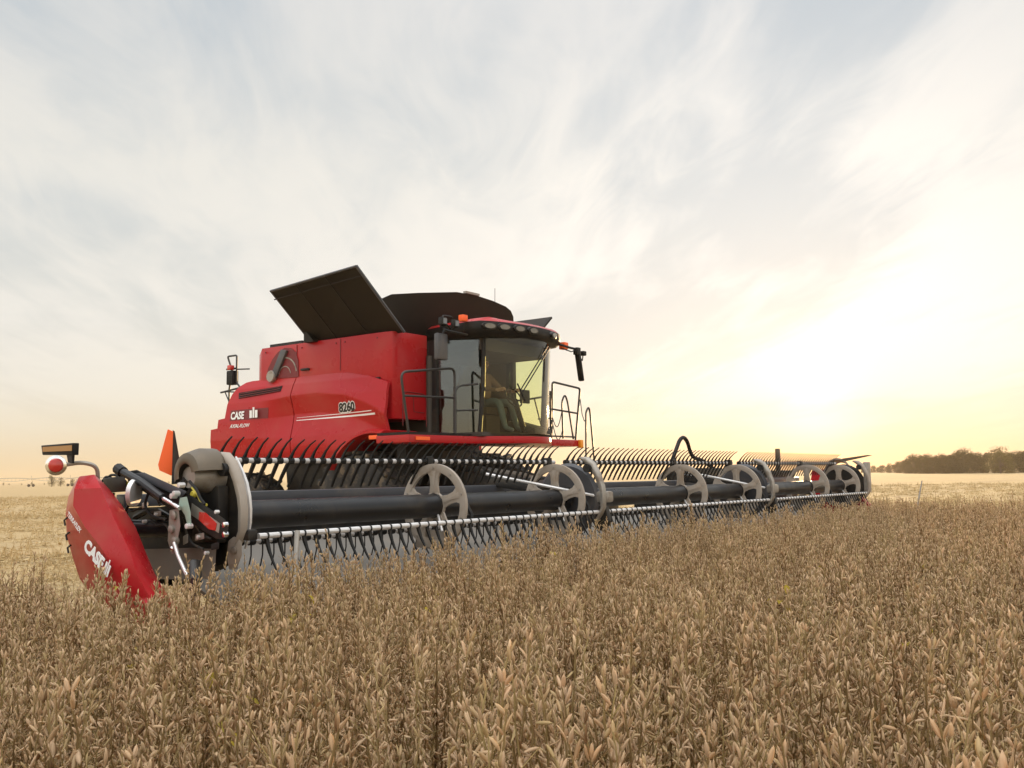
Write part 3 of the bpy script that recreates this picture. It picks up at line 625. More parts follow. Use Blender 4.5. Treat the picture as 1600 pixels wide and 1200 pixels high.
def header():
    root = machine('cutting_header', 7.5, -.7, label='long black and silver draper cutting header with reel, red end shield and slow vehicle sign', cat='cutting header')
    # frame, back sheet, drapers, knife
    MB().box(-.15, 15.2, -1.56, -1.44, 1.11, 1.215).build('top_beam', 'grey_beam', root, bevel=.015)
    for a0, a1 in ((-.1, 6.6), (8.4, 15.15)): MB().box(a0, a1, -1.50, -1.47, .42, 1.10).build('back_sheet', 'black', root)
    for a0, a1 in ((.05, 6.55), (6.6, 8.4), (8.45, 15.0)):
        MB().prism([(-1.42, .70), (-.10, .22), (-.08, .245), (-1.40, .74)], a0, a1).build('draper_belt', 'draper', root)
    MB().box(.0, 15.05, -.09, .0, .16, .23).build('knife_bar', 'black', root)
    fr = MB(); fr.tube([(-.3, -1.7, .62), (15.3, -1.7, .62)], .11, 12); fr.build('frame_tube', 'black', root)
    for a in (.6, 3.0, 5.4, 9.6, 12.0, 14.4): MB().box(a - .05, a + .05, -1.64, -1.51, .3, 1.105).build('frame_leg', 'black', root)
    # reel tubes and bats
    for s0, s1 in SECTIONS:
        MB().tube([(s0 + .02, AXB, AXZ), (s1 - .02, AXB, AXZ)], .115, 24).build('reel_tube', 'tube_black', root)
    tt = {}; og = ORG[root.name]
    for k in ('top', 'front'):
        me = tine_mesh(k).mesh('tine', (0, 0, 0)); me.materials.append(M['plastic']); tt[k] = me
    far = MB(); rest = MB(); cnt = 0
    clip = MB().lathe((0, 0, 0), 'a', [(.026, -.03), (.034, -.03), (.034, .03), (.026, .03)], 8)
    for si, (s0, s1) in enumerate(SECTIONS):
        for key in ('front', 'top', 'rear', 'low'):
            bb, zz = BATS[key]
            br = MB().tube([(s0 + (.02 if key != 'top' else .10), bb, zz), (s1 - .02, bb, zz)], .023, 10).build('reel_bat', 'galv' if key == 'front' else 'white', root)
            n = int((s1 - s0 - .1) / .122)
            for i in range(n):
                a = s0 + .10 + i * .122
                if key in tt:
                    if (si == 0 or (si == 1 and key == 'front')) and cnt < 100:
                        t = bpy.data.objects.new('tine', tt[key]); COL.objects.link(t); t.parent = br
                        t.location = (bb - og[1], a - og[0], zz); cnt += 1
                        # worn plastic: no two tines hang quite alike
                        t.rotation_euler = (0, R(rng.uniform(-3, 3)), R(rng.uniform(-4, 4)))
                    else:
                        src = tine_src[key]; rest.add([(p[0] + a, p[1] + bb, p[2] + zz) for p in src.v], src.f)
                else:
                    rest.add([(p[0] + a, p[1] + bb, p[2] + zz) for p in clip.v], clip.f)
                    dz = [(-.0, -.02), (-.05, -.11), (-.13, -.2)] if key == 'rear' else [(.0, -.02), (.0, -.12), (-.03, -.22)]
                    rest.tube([(a, bb + x, zz + y) for x, y in dz], .008, 4)
    tag(rest.build('reel_tines', 'plastic', root), kind='stuff')
    for a in (2.62, 4.74, 7.92, 9.84, 12.95, 14.72): reel_wheel(root, a)
    # short bat arms that hang on the wheels
    for a in (2.68, 4.80, 7.98, 9.90, 13.0):
        MB().tube([(a, -.05, .88), (a, -.04, .96), (a, -.12, 1.08)], .022, 6).build('bat_bracket', 'black', root)
        MB().prism([(-.75, .62), (-.25, .60), (-.2, .74), (-.3, .80), (-.68, .80)], a - .04, a - .02).build('lower_plate', 'cream', root, bevel=.005)
        MB().box(a - .04, a + .04, -.64, -.56, 1.40, 1.53).build('bat_bracket', 'black', root, bevel=.01)
    # end discs, cam covers and arms between the reel sections
    for idx, a in enumerate((.0, 5.03, 10.10, 15.02)):
        MB().lathe((a, AXB, AXZ), 'a', [(.02, -.03), (.39, -.03), (.425, .0), (.39, .03), (.02, .03)], 32).build('end_disc', 'black' if idx in (0, 3) else 'grey_beam', root)
        cr = MB(); sh_ = 0. if idx == 0 else .05
        outer = ((-.27, 1.537), (-.18, 1.53), (-.094, 1.465), (-.023, 1.345), (.03, 1.2), (.045, 1.1), (.037, .943), (-.01, .86), (-.07, .79))
        inner = ((-.33, 1.50), (-.29, 1.43), (-.223, 1.361), (-.15, 1.26), (-.10, 1.16), (-.087, 1.1), (-.068, .941), (-.10, .87), (-.12, .81))
        rows = []
        for (bo, zo), (bi, zi) in zip(outer, inner):
            bi += (bo - bi) * .45; zi += (zo - zi) * .45; bo += sh_; bi += sh_; bm_, zm = (bo + bi) / 2, (zo + zi) / 2
            rows.append([(a - .08, bi, zi), (a - .105, bm_ * .6 + bi * .4, zm * .6 + zi * .4), (a - .105, bm_ * .5 + bo * .5, zm * .5 + zo * .5), (a - .08, bo, zo), (a - .05, bo, zo), (a - .05, bi, zi)])
        cr.loft(rows)
        cr.build('cam_arm', 'cream' if idx in (0, 3) else 'steel', root, smooth=50)
        MB().lathe((a - .09, -.165 + sh_, 1.40), 'a', [(.03, -.05), (.05, -.05), (.05, .05), (.03, .05), (.03, -.05)], 14).build('cam_bushing', 'black', root)
        rim = MB(); rp_ = ((-.24, 1.50), (-.213, 1.458), (-.16, 1.375), (-.117, 1.295), (-.085, 1.2), (-.068, 1.10), (-.066, 1.0), (-.08, .909), (-.116, .80)); rim.tube([(a + .05, b + sh_, z) for b, z in rp_], [.007 + .016 * math.sin(math.pi * i / 8) for i in range(9)], 6)
        rim.build('guard_rim', 'galv', root)
        if idx in (1, 2):
            kn = MB().box(a - .02, a + .14, -.10, .08, 1.0, 1.13); kn.build('arm_knuckle', 'steel', root, bevel=.03)
            MB().tube([(a - .9, -1.0, 1.35), (a + .05, -.02, 1.06)], .018, 6).build('arm_rod', 'galv', root)
            MB().prism([(-.12, .98), (.05, .95), (.08, .78), (.0, .66), (-.1, .72)], a, a + .08).build('arm_foot', 'black', root, bevel=.01)
            MB().loft([[(a - .14, -1.55, 1.2), (a, -1.55, 1.2), (a, -1.55, 1.32), (a - .14, -1.55, 1.32)], [(a - .14, -.35, 1.05), (a, -.35, 1.05), (a, -.35, 1.17), (a - .14, -.35, 1.17)]]).build('reel_arm', 'black', root, bevel=.012)
    # hoses over the middle of the header
    hz = MB(); hz.tube(rounded([(10.6, -2.0, 1.5), (10.95, -2.0, 1.92), (11.1, -2.0, 1.98), (11.25, -2.0, 1.9), (11.4, -2.0, 1.62), (11.9, -2.0, 1.55), (12.3, -2.0, 1.4)], .15), .035, 8); hz.build('hydraulic_hose', 'plastic', root)
    bk = MB(); bk.box(10.5, 12.6, -2.05, -1.95, 1.2, 1.42); bk.build('valve_box', 'black', root, bevel=.02)
    near_end(root); far_end(root)
    dr = MB(); dr.tube([(.27, .22, .93), (.18, .3, .60), (.12, .35, .42)], [.020, .020, .016], 8); dr.build('divider_rod', 'steel', root)
    dr = MB(); dr.tube([(15.35, .95, 1.12), (15.3, .9, .85), (15.22, .85, .5)], [.010, .016, .016], 8); dr.build('divider_rod', 'steel', root)

def pixpt(x, y, a):
    """point on the plane a = const that this sight line of the survey photo meets"""
    d = _fw * 1527 + _r * (x - 800) + _u * (600 - y); o = Vector((0, 0, CAM_H)); q = o - P0
    t = (a - q.dot(HV)) / d.dot(HV); p = q + d * t
    return (a, p.dot(FV), p.z)

def near_end(root):
    U = pixpt
    # red end shield: three facets running down to the divider point
    rows_px = [((119, 750), (124, 744), (148, 741), (154, 746)), ((107, 775), (116, 764), (158, 762), (174, 768)), ((102, 802), (114, 790), (168, 788), (190, 788)),
               ((104, 838), (133, 824), (186, 826), (213, 824)), ((112, 868), (155, 852), (204, 862), (229, 864)), ((124, 905), (182, 892), (214, 898), (243, 897)), ((150, 940), (215, 935), (236, 935), (262, 928)), ((225, 985), (255, 975), (268, 972), (290, 965))]
    aa = (-.66, -.86, -.82, -.54)
    rows = []
    for k, r in enumerate(rows_px):
        tap = 1.0 if 0 < k < 6 else .72
        row = [U(x, y, -.60 + (aa[j] + .60) * tap) for j, (x, y) in enumerate(r)]
        row += [(-.56, row[3][1] - .02, row[3][2] - .01), (-.58, row[0][1] + .03, row[0][2])]
        rows.append(row)
    sh = MB().loft(rows).build('end_shield', 'red_shield', root, smooth=28, bevel=.012)
    # lettering on the lower facet, running down towards the divider point
    p0 = Vector(U(133, 857, -.86)); p1 = Vector(U(171, 903, -.86)); d = (p1 - p0).normalized(); u = Vector(U(144, 848, -.86)) - p0; u = (u - d * u.dot(d)).normalized(); nn = Vector((-1, 0, 0))
    text_mesh('CASE', .125, tuple(p0), tuple(d), tuple(u), 'lettering', 'decal_white', sh, root, .012, 0, .006, .95)
    e = MB(); o = p0 + nn * .012; L_ = (p1 - p0).length
    for s0, s1, hh in ((.80, .855, .09), (.875, .905, .12), (.925, .98, .09)):
        e.slab([o + d * s0 * L_, o + d * s1 * L_, o + d * s1 * L_ + u * hh, o + d * s0 * L_ + u * hh], .003, nn)
    e.build('emblem', 'decal_white', sh, root)
    p0 = Vector(U(113, 798, -.845)); p1 = Vector(U(130, 822, -.85))
    text_mesh('TERRAFLEX', .05, tuple(p0 - Vector((0, .02, .03))), tuple(p1 - p0), (0, .62, .75), 'model_lettering', 'decal_white', sh, root, .03, .2, .0005, .9)
    hk = MB()
    for y in (815, 838, 858):
        c = U(103 + (y - 815) * .12, y, -.72); hk.tube([(c[0], c[1] + .02, c[2] + .03), (c[0], c[1] - .025, c[2] + .01), (c[0], c[1] - .01, c[2] - .03)], .008, 5)
    hk.build('shield_hook', 'black', sh, root)
    # marker lamp on a bent tube
    tb = MB(); tb.tube(rounded([U(153, 750, -.66), U(152, 728, -.68), U(128, 722, -.78), U(98, 727, -.86)], .06, 5), .016, 8)
    lamp = tb.build('marker_lamp', 'steel', root)
    c = Vector(U(88, 727, -.9)); ax = Vector((-.55, -.55, 0)); 
    def disc(m, c, rads, n=20):                 # rings facing a bit towards the lane, spun round ax
        axn = Vector((-.62, .78, -.03)).normalized(); s_ = Vector((-axn.y, axn.x, 0)).normalized(); u_ = axn.cross(s_)
        m.loft([[c + axn * off + s_ * (r_ * math.cos(2 * math.pi * k / n)) + u_ * (r_ * math.sin(2 * math.pi * k / n)) for k in range(n)] for r_, off in rads]); return m
    disc(MB(), c, [(.03, -.09), (.065, -.05), (.076, 0), (.076, .015), (.058, .02)]).build('lamp_housing', 'chrome', lamp, root)
    disc(MB(), c, [(.054, .018), (.054, .022), (.046, .036), (.02, .044), (.002, .046)]).build('lamp_lens', 'red_lens', lamp, root)
    q = [Vector(U(x, y, -.9)) for x, y in ((66, 711), (64, 696), (114, 692), (113, 711))]
    MB().slab(q, .05, (1, 0, 0)).build('reflector_box', 'plastic', lamp, root, bevel=.006)
    q = [Vector(U(x, y, -.906)) for x, y in ((67, 706), (67, 698.5), (112.5, 695.5), (112.5, 704.5))]
    MB().slab(q, .003, (-1, 0, 0)).build('reflector_strip', 'amber_dull', lamp, root)
    MB().slab([Vector(U(x, y, -.88)) for x, y in ((104, 710), (113, 708), (112, 724), (106, 722))], .02, (1, 0, 0)).build('lamp_bracket', 'black', lamp, root)
    # slow vehicle triangle, seen nearly edge on
    T0 = Vector(U(262, 671, -.24)); T1 = Vector(U(247, 726, -.30)); T2 = Vector(U(249, 735, -.29)); T3 = Vector(U(267, 743, -.22)); T4 = Vector(U(269, 674, -.22))
    sg = MB().slab([T0, T1, T2, T3, T4], .008, (1, .2, 0)).build('slow_sign', 'orange', root)
    MB().loft([[Vector(U(x, y, -.20)) for x, y in ((270, 672), (273, 674), (287, 755), (268, 757))], [Vector(U(x, y, -.16)) for x, y in ((270, 672), (273, 674), (287, 755), (268, 757))]]).build('sign_back', 'plastic', sg, root)
    # reel arm: dark boxed beam with a red reflector
    ar = MB(); pts = ((196, 737), (214, 734), (300, 775), (352, 812), (357, 826), (352, 843), (338, 842), (268, 797), (200, 752))
    ar.loft([[U(x, y, -.34) for x, y in pts], [U(x, y, -.20) for x, y in pts]]); arm = ar.build('reel_arm', 'black', root, bevel=.008)
    tp = MB(); tp.loft([[U(x, y, -.37) for x, y in ((205, 741), (225, 738), (292, 768), (283, 778))], [U(x, y, -.19) for x, y in ((205, 741), (225, 738), (292, 768), (283, 778))]]); tp.build('arm_cover', 'grey_beam', arm, root, bevel=.006)
    MB().slab([Vector(U(x, y, -.345)) for x, y in ((312, 800), (322, 801), (339, 818), (337, 829), (327, 827), (311, 812))], .004, (-1, 0, 0)).build('arm_reflector', 'red_lens', arm, root)
    MB().slab([Vector(U(x, y, -.343)) for x, y in ((300, 786), (344, 818), (342, 833), (298, 804))], .002, (-1, 0, 0)).build('arm_plate', 'steel', arm, root)
    for x, y in ((351, 820), (351, 835)):
        c = U(x, y, -.345); MB().lathe(c, 'a', [(.012, -.012), (.02, -.01), (.02, .02)], 10).build('bolt', 'chrome', arm, root)
    # hydraulic lift cylinder
    hc = MB(); hc.tube([U(184, 733, -.40), U(222, 754, -.41), U(254, 778, -.42)], .032, 10); cyl = hc.build('lift_cylinder', 'tube_black', root)
    MB().tube([U(252, 777, -.42), U(281, 794, -.43)], .017, 10).build('piston_rod', 'chrome', cyl, root)
    hc = MB(); hc.tube([U(184, 732, -.40), U(192, 738, -.40)], .045, 10); hc.build('cylinder_end', 'black', cyl, root)
    # pulley, boxes, hoses at the back of the end frame
    c = Vector(U(210, 770, -.42)); m = MB(); axn = Vector((-.55, -.9, .1)).normalized(); s_ = Vector((-axn.y, axn.x, 0)).normalized(); u_ = axn.cross(s_)
    m.loft([[c + axn * off + s_ * (r_ * math.cos(2 * math.pi * k / 24)) + u_ * (r_ * math.sin(2 * math.pi * k / 24)) for k in range(24)] for r_, off in ((.03, .035), (.035, .02), (.085, .012), (.105, .02), (.105, -.015), (.02, -.015))])
    m.build('drive_pulley', 'galv', root)
    pb = MB(); 
    for i in range(3):
        th = 2.1 * i + .4; pb.tube([c + axn * .01 + s_ * .05 * math.cos(th) + u_ * .05 * math.sin(th), c + axn * .03 + s_ * .05 * math.cos(th) + u_ * .05 * math.sin(th)], .02, 8)
    pb.build('pulley_boss', 'black', root)
    bx = MB(); bx.loft([[U(x, y, -.42) for x, y in ((160, 748), (195, 743), (198, 768), (168, 770))], [U(x, y, -.15) for x, y in ((160, 748), (195, 743), (198, 768), (168, 770))]]); bx.build('valve_block', 'black', root, bevel=.01)
    hs = MB()
    for P in (((166, 752), (172, 742), (182, 742), (196, 752)), ((160, 752), (166, 744), (176, 748)), ((178, 770), (176, 790), (190, 812)), ((196, 752), (206, 776), (196, 800), (180, 815)), ((232, 770), (225, 790), (236, 806), (260, 812)), ((296, 752), (308, 766), (312, 778), (320, 788))):
        hs.tube(rounded([U(x, y, -.38) for x, y in P], .05, 4), .011, 6)
    hs.build('hydraulic_hose', 'plastic', root)
    for P in (((190, 790), (205, 800), (222, 792), (240, 800)), ((236, 812), (246, 822), (258, 818), (266, 830)), ((300, 800), (306, 822), (316, 836), (330, 842)), ((286, 800), (290, 830), (300, 850), (318, 858)), ((212, 752), (222, 764), (238, 762), (250, 790))):
        MB().tube(rounded([U(x, y, -.31) for x, y in P], .04, 4), .009, 6).build('hydraulic_hose', 'rubber', root)
    for x, y, w_, h_, mt in ((240, 800, 12, 8, 'steel'), (222, 786, 9, 9, 'galv'), (305, 835, 14, 10, 'steel'), (318, 815, 9, 12, 'black'), (286, 838, 8, 14, 'steel'), (330, 850, 12, 10, 'black')):
        q = ((x, y), (x + w_, y - h_ * .3), (x + w_, y + h_ * .7), (x, y + h_)); MB().loft([[U(px, py, -.33) for px, py in q], [U(px, py, -.22) for px, py in q]]).build('clamp_block', mt, root, bevel=.006)
    for x, y in ((244, 804), (310, 839), (226, 790), (225, 815), (322, 864), (338, 800)):
        MB().lathe(U(x, y, -.335), 'a', [(.008, -.012), (.014, -.01), (.014, .02)], 8).build('bolt', 'galv', root)
    MB().tube(rounded([U(300, 762, -.30), U(309, 772, -.30), U(314, 785, -.31), U(323, 789, -.31)], .03, 4), .010, 6).build('yellow_hose', 'yellow', root)
    MB().lathe(U(303, 772, -.30), 'a', [(.02, -.02), (.03, 0), (.02, .02)], 10).build('hose_fitting', 'yellow', root)
    MB().slab([Vector(U(x, y, -.40)) for x, y in ((197, 752), (204, 752), (204, 768), (197, 768))], .04, (1, 0, 0)).build('valve_cap', 'yellow', root, bevel=.01)
    # end frame
    MB().tube([U(196, 826, -.35), U(275, 826, -.18)], .07, 14).build('end_tube', 'tube_black', root)
    ec = MB(); ec.tube([U(x, y, -.2) for x, y in ((206, 826), (212, 808), (228, 799), (248, 799), (264, 808), (270, 824))], .025, 6); ec.build('end_arch', 'black', root)
    ed = MB(); ed.loft([[U(x, y, -.12) for x, y in ((200, 800), (262, 790), (330, 770), (345, 880), (225, 885), (200, 850))], [U(x, y, -.06) for x, y in ((200, 800), (262, 790), (330, 770), (345, 880), (225, 885), (200, 850))]]); ed.build('end_frame', 'plastic', root)
    ep = MB(); ep.loft([[U(x, y, -.17) for x, y in ((224, 858), (300, 856), (338, 858), (335, 905), (240, 905))], [U(x, y, -.13) for x, y in ((224, 858), (300, 856), (338, 858), (335, 905), (240, 905))]]); ep.build('end_sheet', 'draper', root)
    # link plate, teal bracket, rod, divider post
    lk = MB(); lk.loft([[U(x, y, -.40) for x, y in ((265, 797), (279, 795), (282, 822), (278, 842), (279, 862), (268, 866), (262, 845))], [U(x, y, -.37) for x, y in ((265, 797), (279, 795), (282, 822), (278, 842), (279, 862), (268, 866), (262, 845))]]); link = lk.build('link_plate', 'steel', root, bevel=.005)
    for x, y, r_ in ((272, 805, .035), (268, 827, .03), (273, 845, .03), (270, 857, .018)):
        MB().lathe(U(x, y, -.405), 'a', [(r_ * .5, -.02), (r_, -.012), (r_, .02)], 12).build('link_pin', 'steel' if r_ > .02 else 'chrome', link, root)
    tb = MB(); P = ((281, 778), (292, 776), (298, 800), (299, 824), (294, 826), (289, 805), (279, 790)); tb.loft([[U(x, y, -.41) for x, y in P], [U(x, y, -.38) for x, y in P]]); tb.build('bracket', 'teal', root, bevel=.005)
    for x, y in ((272, 775), (276, 771), (296, 822), (284, 758)): MB().lathe(U(x, y, -.41), 'a', [(.012, -.03), (.02, -.028), (.02, .02)], 8).build('bolt', 'galv', root)
    rd = MB(); rd.tube([U(272, 848, -.42), U(278, 868, -.44), U(288, 890, -.46), U(297, 908, -.48)], .013, 8); rd.build('spring_rod', 'galv', root)
    dv = MB(); P = ((292, 905), (302, 902), (312, 905), (314, 930), (300, 985), (290, 985), (294, 930)); dv.loft([[U(x, y, -.52) for x, y in P], [U(x, y, -.44) for x, y in P]]); dv.tube([U(304, 880, -.4), U(304, 912, -.47)], .05, 10)
    dv.build('crop_divider', 'tube_black', root, bevel=.008)
    # drive housing: beige hood over the reel motor
    rows = []
    for i in range(13):
        th = R(200 - 190 * i / 12); row = []
        for off, rr in ((-.25, .10), (-.23, .155), (-.12, .19), (.0, .19), (.0, .165), (-.12, .165), (-.22, .13), (-.24, .08)):
            row.append((-.10 + off, -.33 + rr * math.cos(th), 1.365 + rr * 1.05 * math.sin(th)))
        rows.append(row)
    MB().loft(rows).build('motor_hood', 'hood', root, smooth=50)
    MB().lathe((-.16, -.34, 1.345), 'a', [(.03, -.14), (.08, -.14), (.09, -.1), (.12, .0), (.12, .12)], 20).build('reel_motor', 'steel', root)
    MB().tube([(-.30, -.44, 1.24), (-.28, -.38, 1.33)], .04, 10).build('motor_port', 'black', root)
    MB().box(-.14, -.04, -.52, -.2, .85, 1.28).build('motor_mount', 'black', root, bevel=.02)
    lp = MB(); P = ((357, 845), (366, 838), (378, 846), (378, 868), (370, 890), (358, 890), (354, 868)); lp.loft([[U(x, y, -.10) for x, y in P], [U(x, y, -.04) for x, y in P]]); lp.build('arm_end_plate', 'cream', root, bevel=.01)
    MB().lathe(U(366, 860, -.105), 'a', [(.015, -.02), (.03, -.015), (.03, .02)], 12).build('bolt', 'steel', root)
    MB().box(-.06, .03, -.06, .06, .87, .95).build('bat_end', 'black', root, bevel=.015)

def far_end(root):
    # far end of the header: shield, sign, hood, post
    MB().loft([[(15.5, b, z) for b, z in ((-1.3, .9), (-1.2, 1.35), (-.95, 1.37), (-.4, .95), (.2, .4), (-1.1, .4))], [(15.3, b, z) for b, z in ((-1.3, .9), (-1.2, 1.35), (-.95, 1.37), (-.4, .95), (.2, .4), (-1.1, .4))]]).build('end_shield', 'red_shield', root, bevel=.02)
    MB().loft([[(a, b, z) for b, z in ((-.55, 1.50), (-.5, 1.58), (.0, 1.64), (.1, 1.63))] for a in (15.10, 15.13)]).build('guide_fin', 'hood', root)
    MB().box(14.98, 15.16, -.06, .04, .9, 1.5).build('end_post', 'steel', root, bevel=.02)
    rows = []
    for i in range(13):
        th = R(200 - 190 * i / 12); rows.append([(15.1 + off, -.60 + rr * math.cos(th), 1.32 + rr * 1.05 * math.sin(th)) for off, rr in ((0, .26), (.24, .2), (.24, .17), (0, .23))])
    MB().loft(rows).build('motor_hood', 'cream', root, smooth=50)
    MB().box(14.33, 14.42, -1.6, -1.52, 1.1, 1.80).build('lamp_post', 'hood', root, bevel=.01)
    MB().box(12.6, 15.1, -1.6, -1.5, 1.2, 1.36).build('reel_arm', 'black', root, bevel=.02)
rng = random.Random(7)
tine_src = {k: tine_mesh(k) for k in ('top', 'front')}
header()

# ------------------------------------------------------------------ soybean crop
def lens_pod(m, base, d, side, L, wd, tk, bend):
    """one pod: flattened, pointed, slightly curved"""
    n = d.cross(side).normalized(); rows = []
    for t, k in ((.0, .22), (.18, .8), (.45, 1.0), (.75, .82), (1.0, .1)):
        c = base + d * (L * t) + n * (bend * L * (t * t - t * .3))
        rows.append([c + side * (wd * k * x) + n * (tk * k * y) for x, y in ((-1, 0), (0, -.8), (1, 0), (0, .8))])
    m.loft(rows)

def soy_plant(seed, yellow=False):
    rg = random.Random(seed)
    stem, pods, leaf = MB(), MB(), MB()
    H = rg.uniform(.62, .74)
    lean = Vector((rg.uniform(-.10, .10), rg.uniform(-.10, .10), 0))
    axes = [(Vector((0, 0, 0)), lean, H, .0048)]
    for k in range(rg.choice((1, 2, 2, 3))):
        th = rg.uniform(0, 6.28); z0 = rg.uniform(.08, .24)
        axes.append((lean * z0 + Vector((0, 0, z0)), lean + Vector((math.cos(th), math.sin(th), 0)) * rg.uniform(.07, .18), H * rg.uniform(.55, .90) - z0 * .5, .0035))
    for base, ln, h, r in axes:
        pts = []; wob = rg.uniform(0, 6.28)
        for i in range(9):
            t = i / 8; off = ln * (h * (t if r > .004 else math.sqrt(t) * .9)); zig = .006 * (1 if i % 2 else -1)
            pts.append(base + off + Vector((zig * math.cos(wob), zig * math.sin(wob), h * t)))
        stem.tube(pts, [r * (1 - .6 * i / 8) for i in range(9)], 4)
        nn = int(h / .029)
        for i in range(nn):
            t = (i + 1.2) / (nn + .6)
            if t < .16 or t > 1: continue
            j = min(7, int(t * 8)); fr = t * 8 - j; p = pts[j].lerp(pts[j + 1], fr)
            for q in range(rg.choice((2, 3, 3, 4)) - (1 if t > .88 else 0)):
                th = rg.uniform(0, 6.28); tilt = rg.choice((rg.uniform(.7, 1.35), rg.uniform(-1.4, -.5), rg.uniform(-1.3, .3)))
                if t > .86: tilt = rg.uniform(.9, 1.5)
                d = Vector((math.cos(th) * math.cos(tilt), math.sin(th) * math.cos(tilt), math.sin(tilt)))
                sd = d.cross(Vector((rg.uniform(-1, 1), rg.uniform(-1, 1), rg.uniform(-1, 1)))).normalized()
                lens_pod(pods, p + d * rg.uniform(.002, .010), d, sd, rg.uniform(.022, .036), rg.uniform(.0036, .0050), rg.uniform(.0026, .0036), rg.uniform(-.35, .35))
        for q in range(rg.choice((0, 1, 2, 3))):          # bare leaf stalks
            t = rg.uniform(.3, .95); j = min(7, int(t * 8)); p = pts[j]; th = rg.uniform(0, 6.28)
            d = Vector((math.cos(th), math.sin(th), rg.uniform(.3, 1.6))).normalized(); L = rg.uniform(.06, .14)
            stem.tube([p, p + d * L * .5, p + d * L + Vector((0, 0, rg.uniform(-.03, .02)))], [.0014, .0012, .0008], 3)
    nl = 5 if yellow else rg.choice((0, 0, 1, 2))
    for q in range(nl):
        t = rg.uniform(.55, 1.0) if yellow else rg.uniform(.2, .85); th = rg.uniform(0, 6.28); c = lean * (H * t) + Vector((math.cos(th) * .05, math.sin(th) * .05, H * t))
        d = Vector((math.cos(th), math.sin(th), rg.uniform(-.9, .3))).normalized(); sd = d.cross(Vector((0, 0, 1))).normalized(); up = sd.cross(d)
        L = rg.uniform(.03, .055); wv = L * (.36 if yellow else .28); rows = []
        for k, tt in ((0.1, 0), (.85, .3), (1, .55), (.6, .82), (.05, 1)):
            cc = c + d * (L * tt) - up * (L * .5 * tt * tt); rows.append([cc - sd * wv * k + up * .3 * wv * k, cc, cc + sd * wv * k + up * .3 * wv * k])
        leaf.loft(rows, False, False)
    # one mesh, three materials; plain axes (no swap): collector holds (x, y, z)
    bm = bmesh.new()
    for part, mi in ((stem, 0), (pods, 1), (leaf, 2)):
        vs = [bm.verts.new(p) for p in part.v]
        for f in part.f:
            try: fc = bm.faces.new([vs[i] for i in f]); fc.material_index = mi; fc.smooth = True
            except ValueError: pass
    me = bpy.data.meshes.new('soybean_plant'); bm.to_mesh(me); bm.free()
    for k in ('stem', 'pod', 'leaf_yellow' if yellow else 'leaf_dry'): me.materials.append(M[k])
    return me

def scatter(name, protos, pts, rot, scl, vid, label):
    """one object: points carrying instances of the prototype meshes"""
    pc = bpy.data.collections.new(name + '_plants')
    for i, me in enumerate(protos): pc.objects.link(bpy.data.objects.new('%s_kind_%02d' % (name, i), me))
    me = bpy.data.meshes.new(name); me.from_pydata([tuple(p) for p in pts], [], [])
    for nm, ty, arr in (('rot', 'FLOAT_VECTOR', rot), ('scl', 'FLOAT_VECTOR', scl), ('vid', 'INT', vid)):
        at = me.attributes.new(nm, ty, 'POINT'); at.data.foreach_set('vector' if ty == 'FLOAT_VECTOR' else 'value', np.asarray(arr, dtype=np.float32 if ty != 'INT' else np.int32).ravel())
    o = bpy.data.objects.new(name, me); COL.objects.link(o); tag(o, kind='stuff', label=label, cat=name.split('_')[-1])
    g = bpy.data.node_groups.new(name, 'GeometryNodeTree'); g.interface.new_socket('Geometry', in_out='INPUT', socket_type='NodeSocketGeometry'); g.interface.new_socket('Geometry', in_out='OUTPUT', socket_type='NodeSocketGeometry')
    N, Lk = g.nodes, g.links; gi = N.new('NodeGroupInput'); go = N.new('NodeGroupOutput'); ip = N.new('GeometryNodeInstanceOnPoints'); ci = N.new('GeometryNodeCollectionInfo')
    ci.inputs['Collection'].default_value = pc; ci.inputs['Separate Children'].default_value = True; ci.inputs['Reset Children'].default_value = True
    def at(nm, ty):
        n = N.new('GeometryNodeInputNamedAttribute'); n.data_type = ty; n.inputs['Name'].default_value = nm; return n.outputs['Attribute']
    Lk.new(gi.outputs[0], ip.inputs['Points']); Lk.new(ci.outputs[0], ip.inputs['Instance']); ip.inputs['Pick Instance'].default_value = True
    Lk.new(at('vid', 'INT'), ip.inputs['Instance Index']); Lk.new(at('rot', 'FLOAT_VECTOR'), ip.inputs['Rotation']); Lk.new(at('scl', 'FLOAT_VECTOR'), ip.inputs['Scale']); Lk.new(ip.outputs[0], go.inputs[0])
    md = o.modifiers.new('plants', 'NODES'); md.node_group = g
    return o

def machine_ab(x, y):
    qx, qy = x - P0.x, y - P0.y
    return qx * HV.x + qy * HV.y, qx * FV.x + qy * FV.y

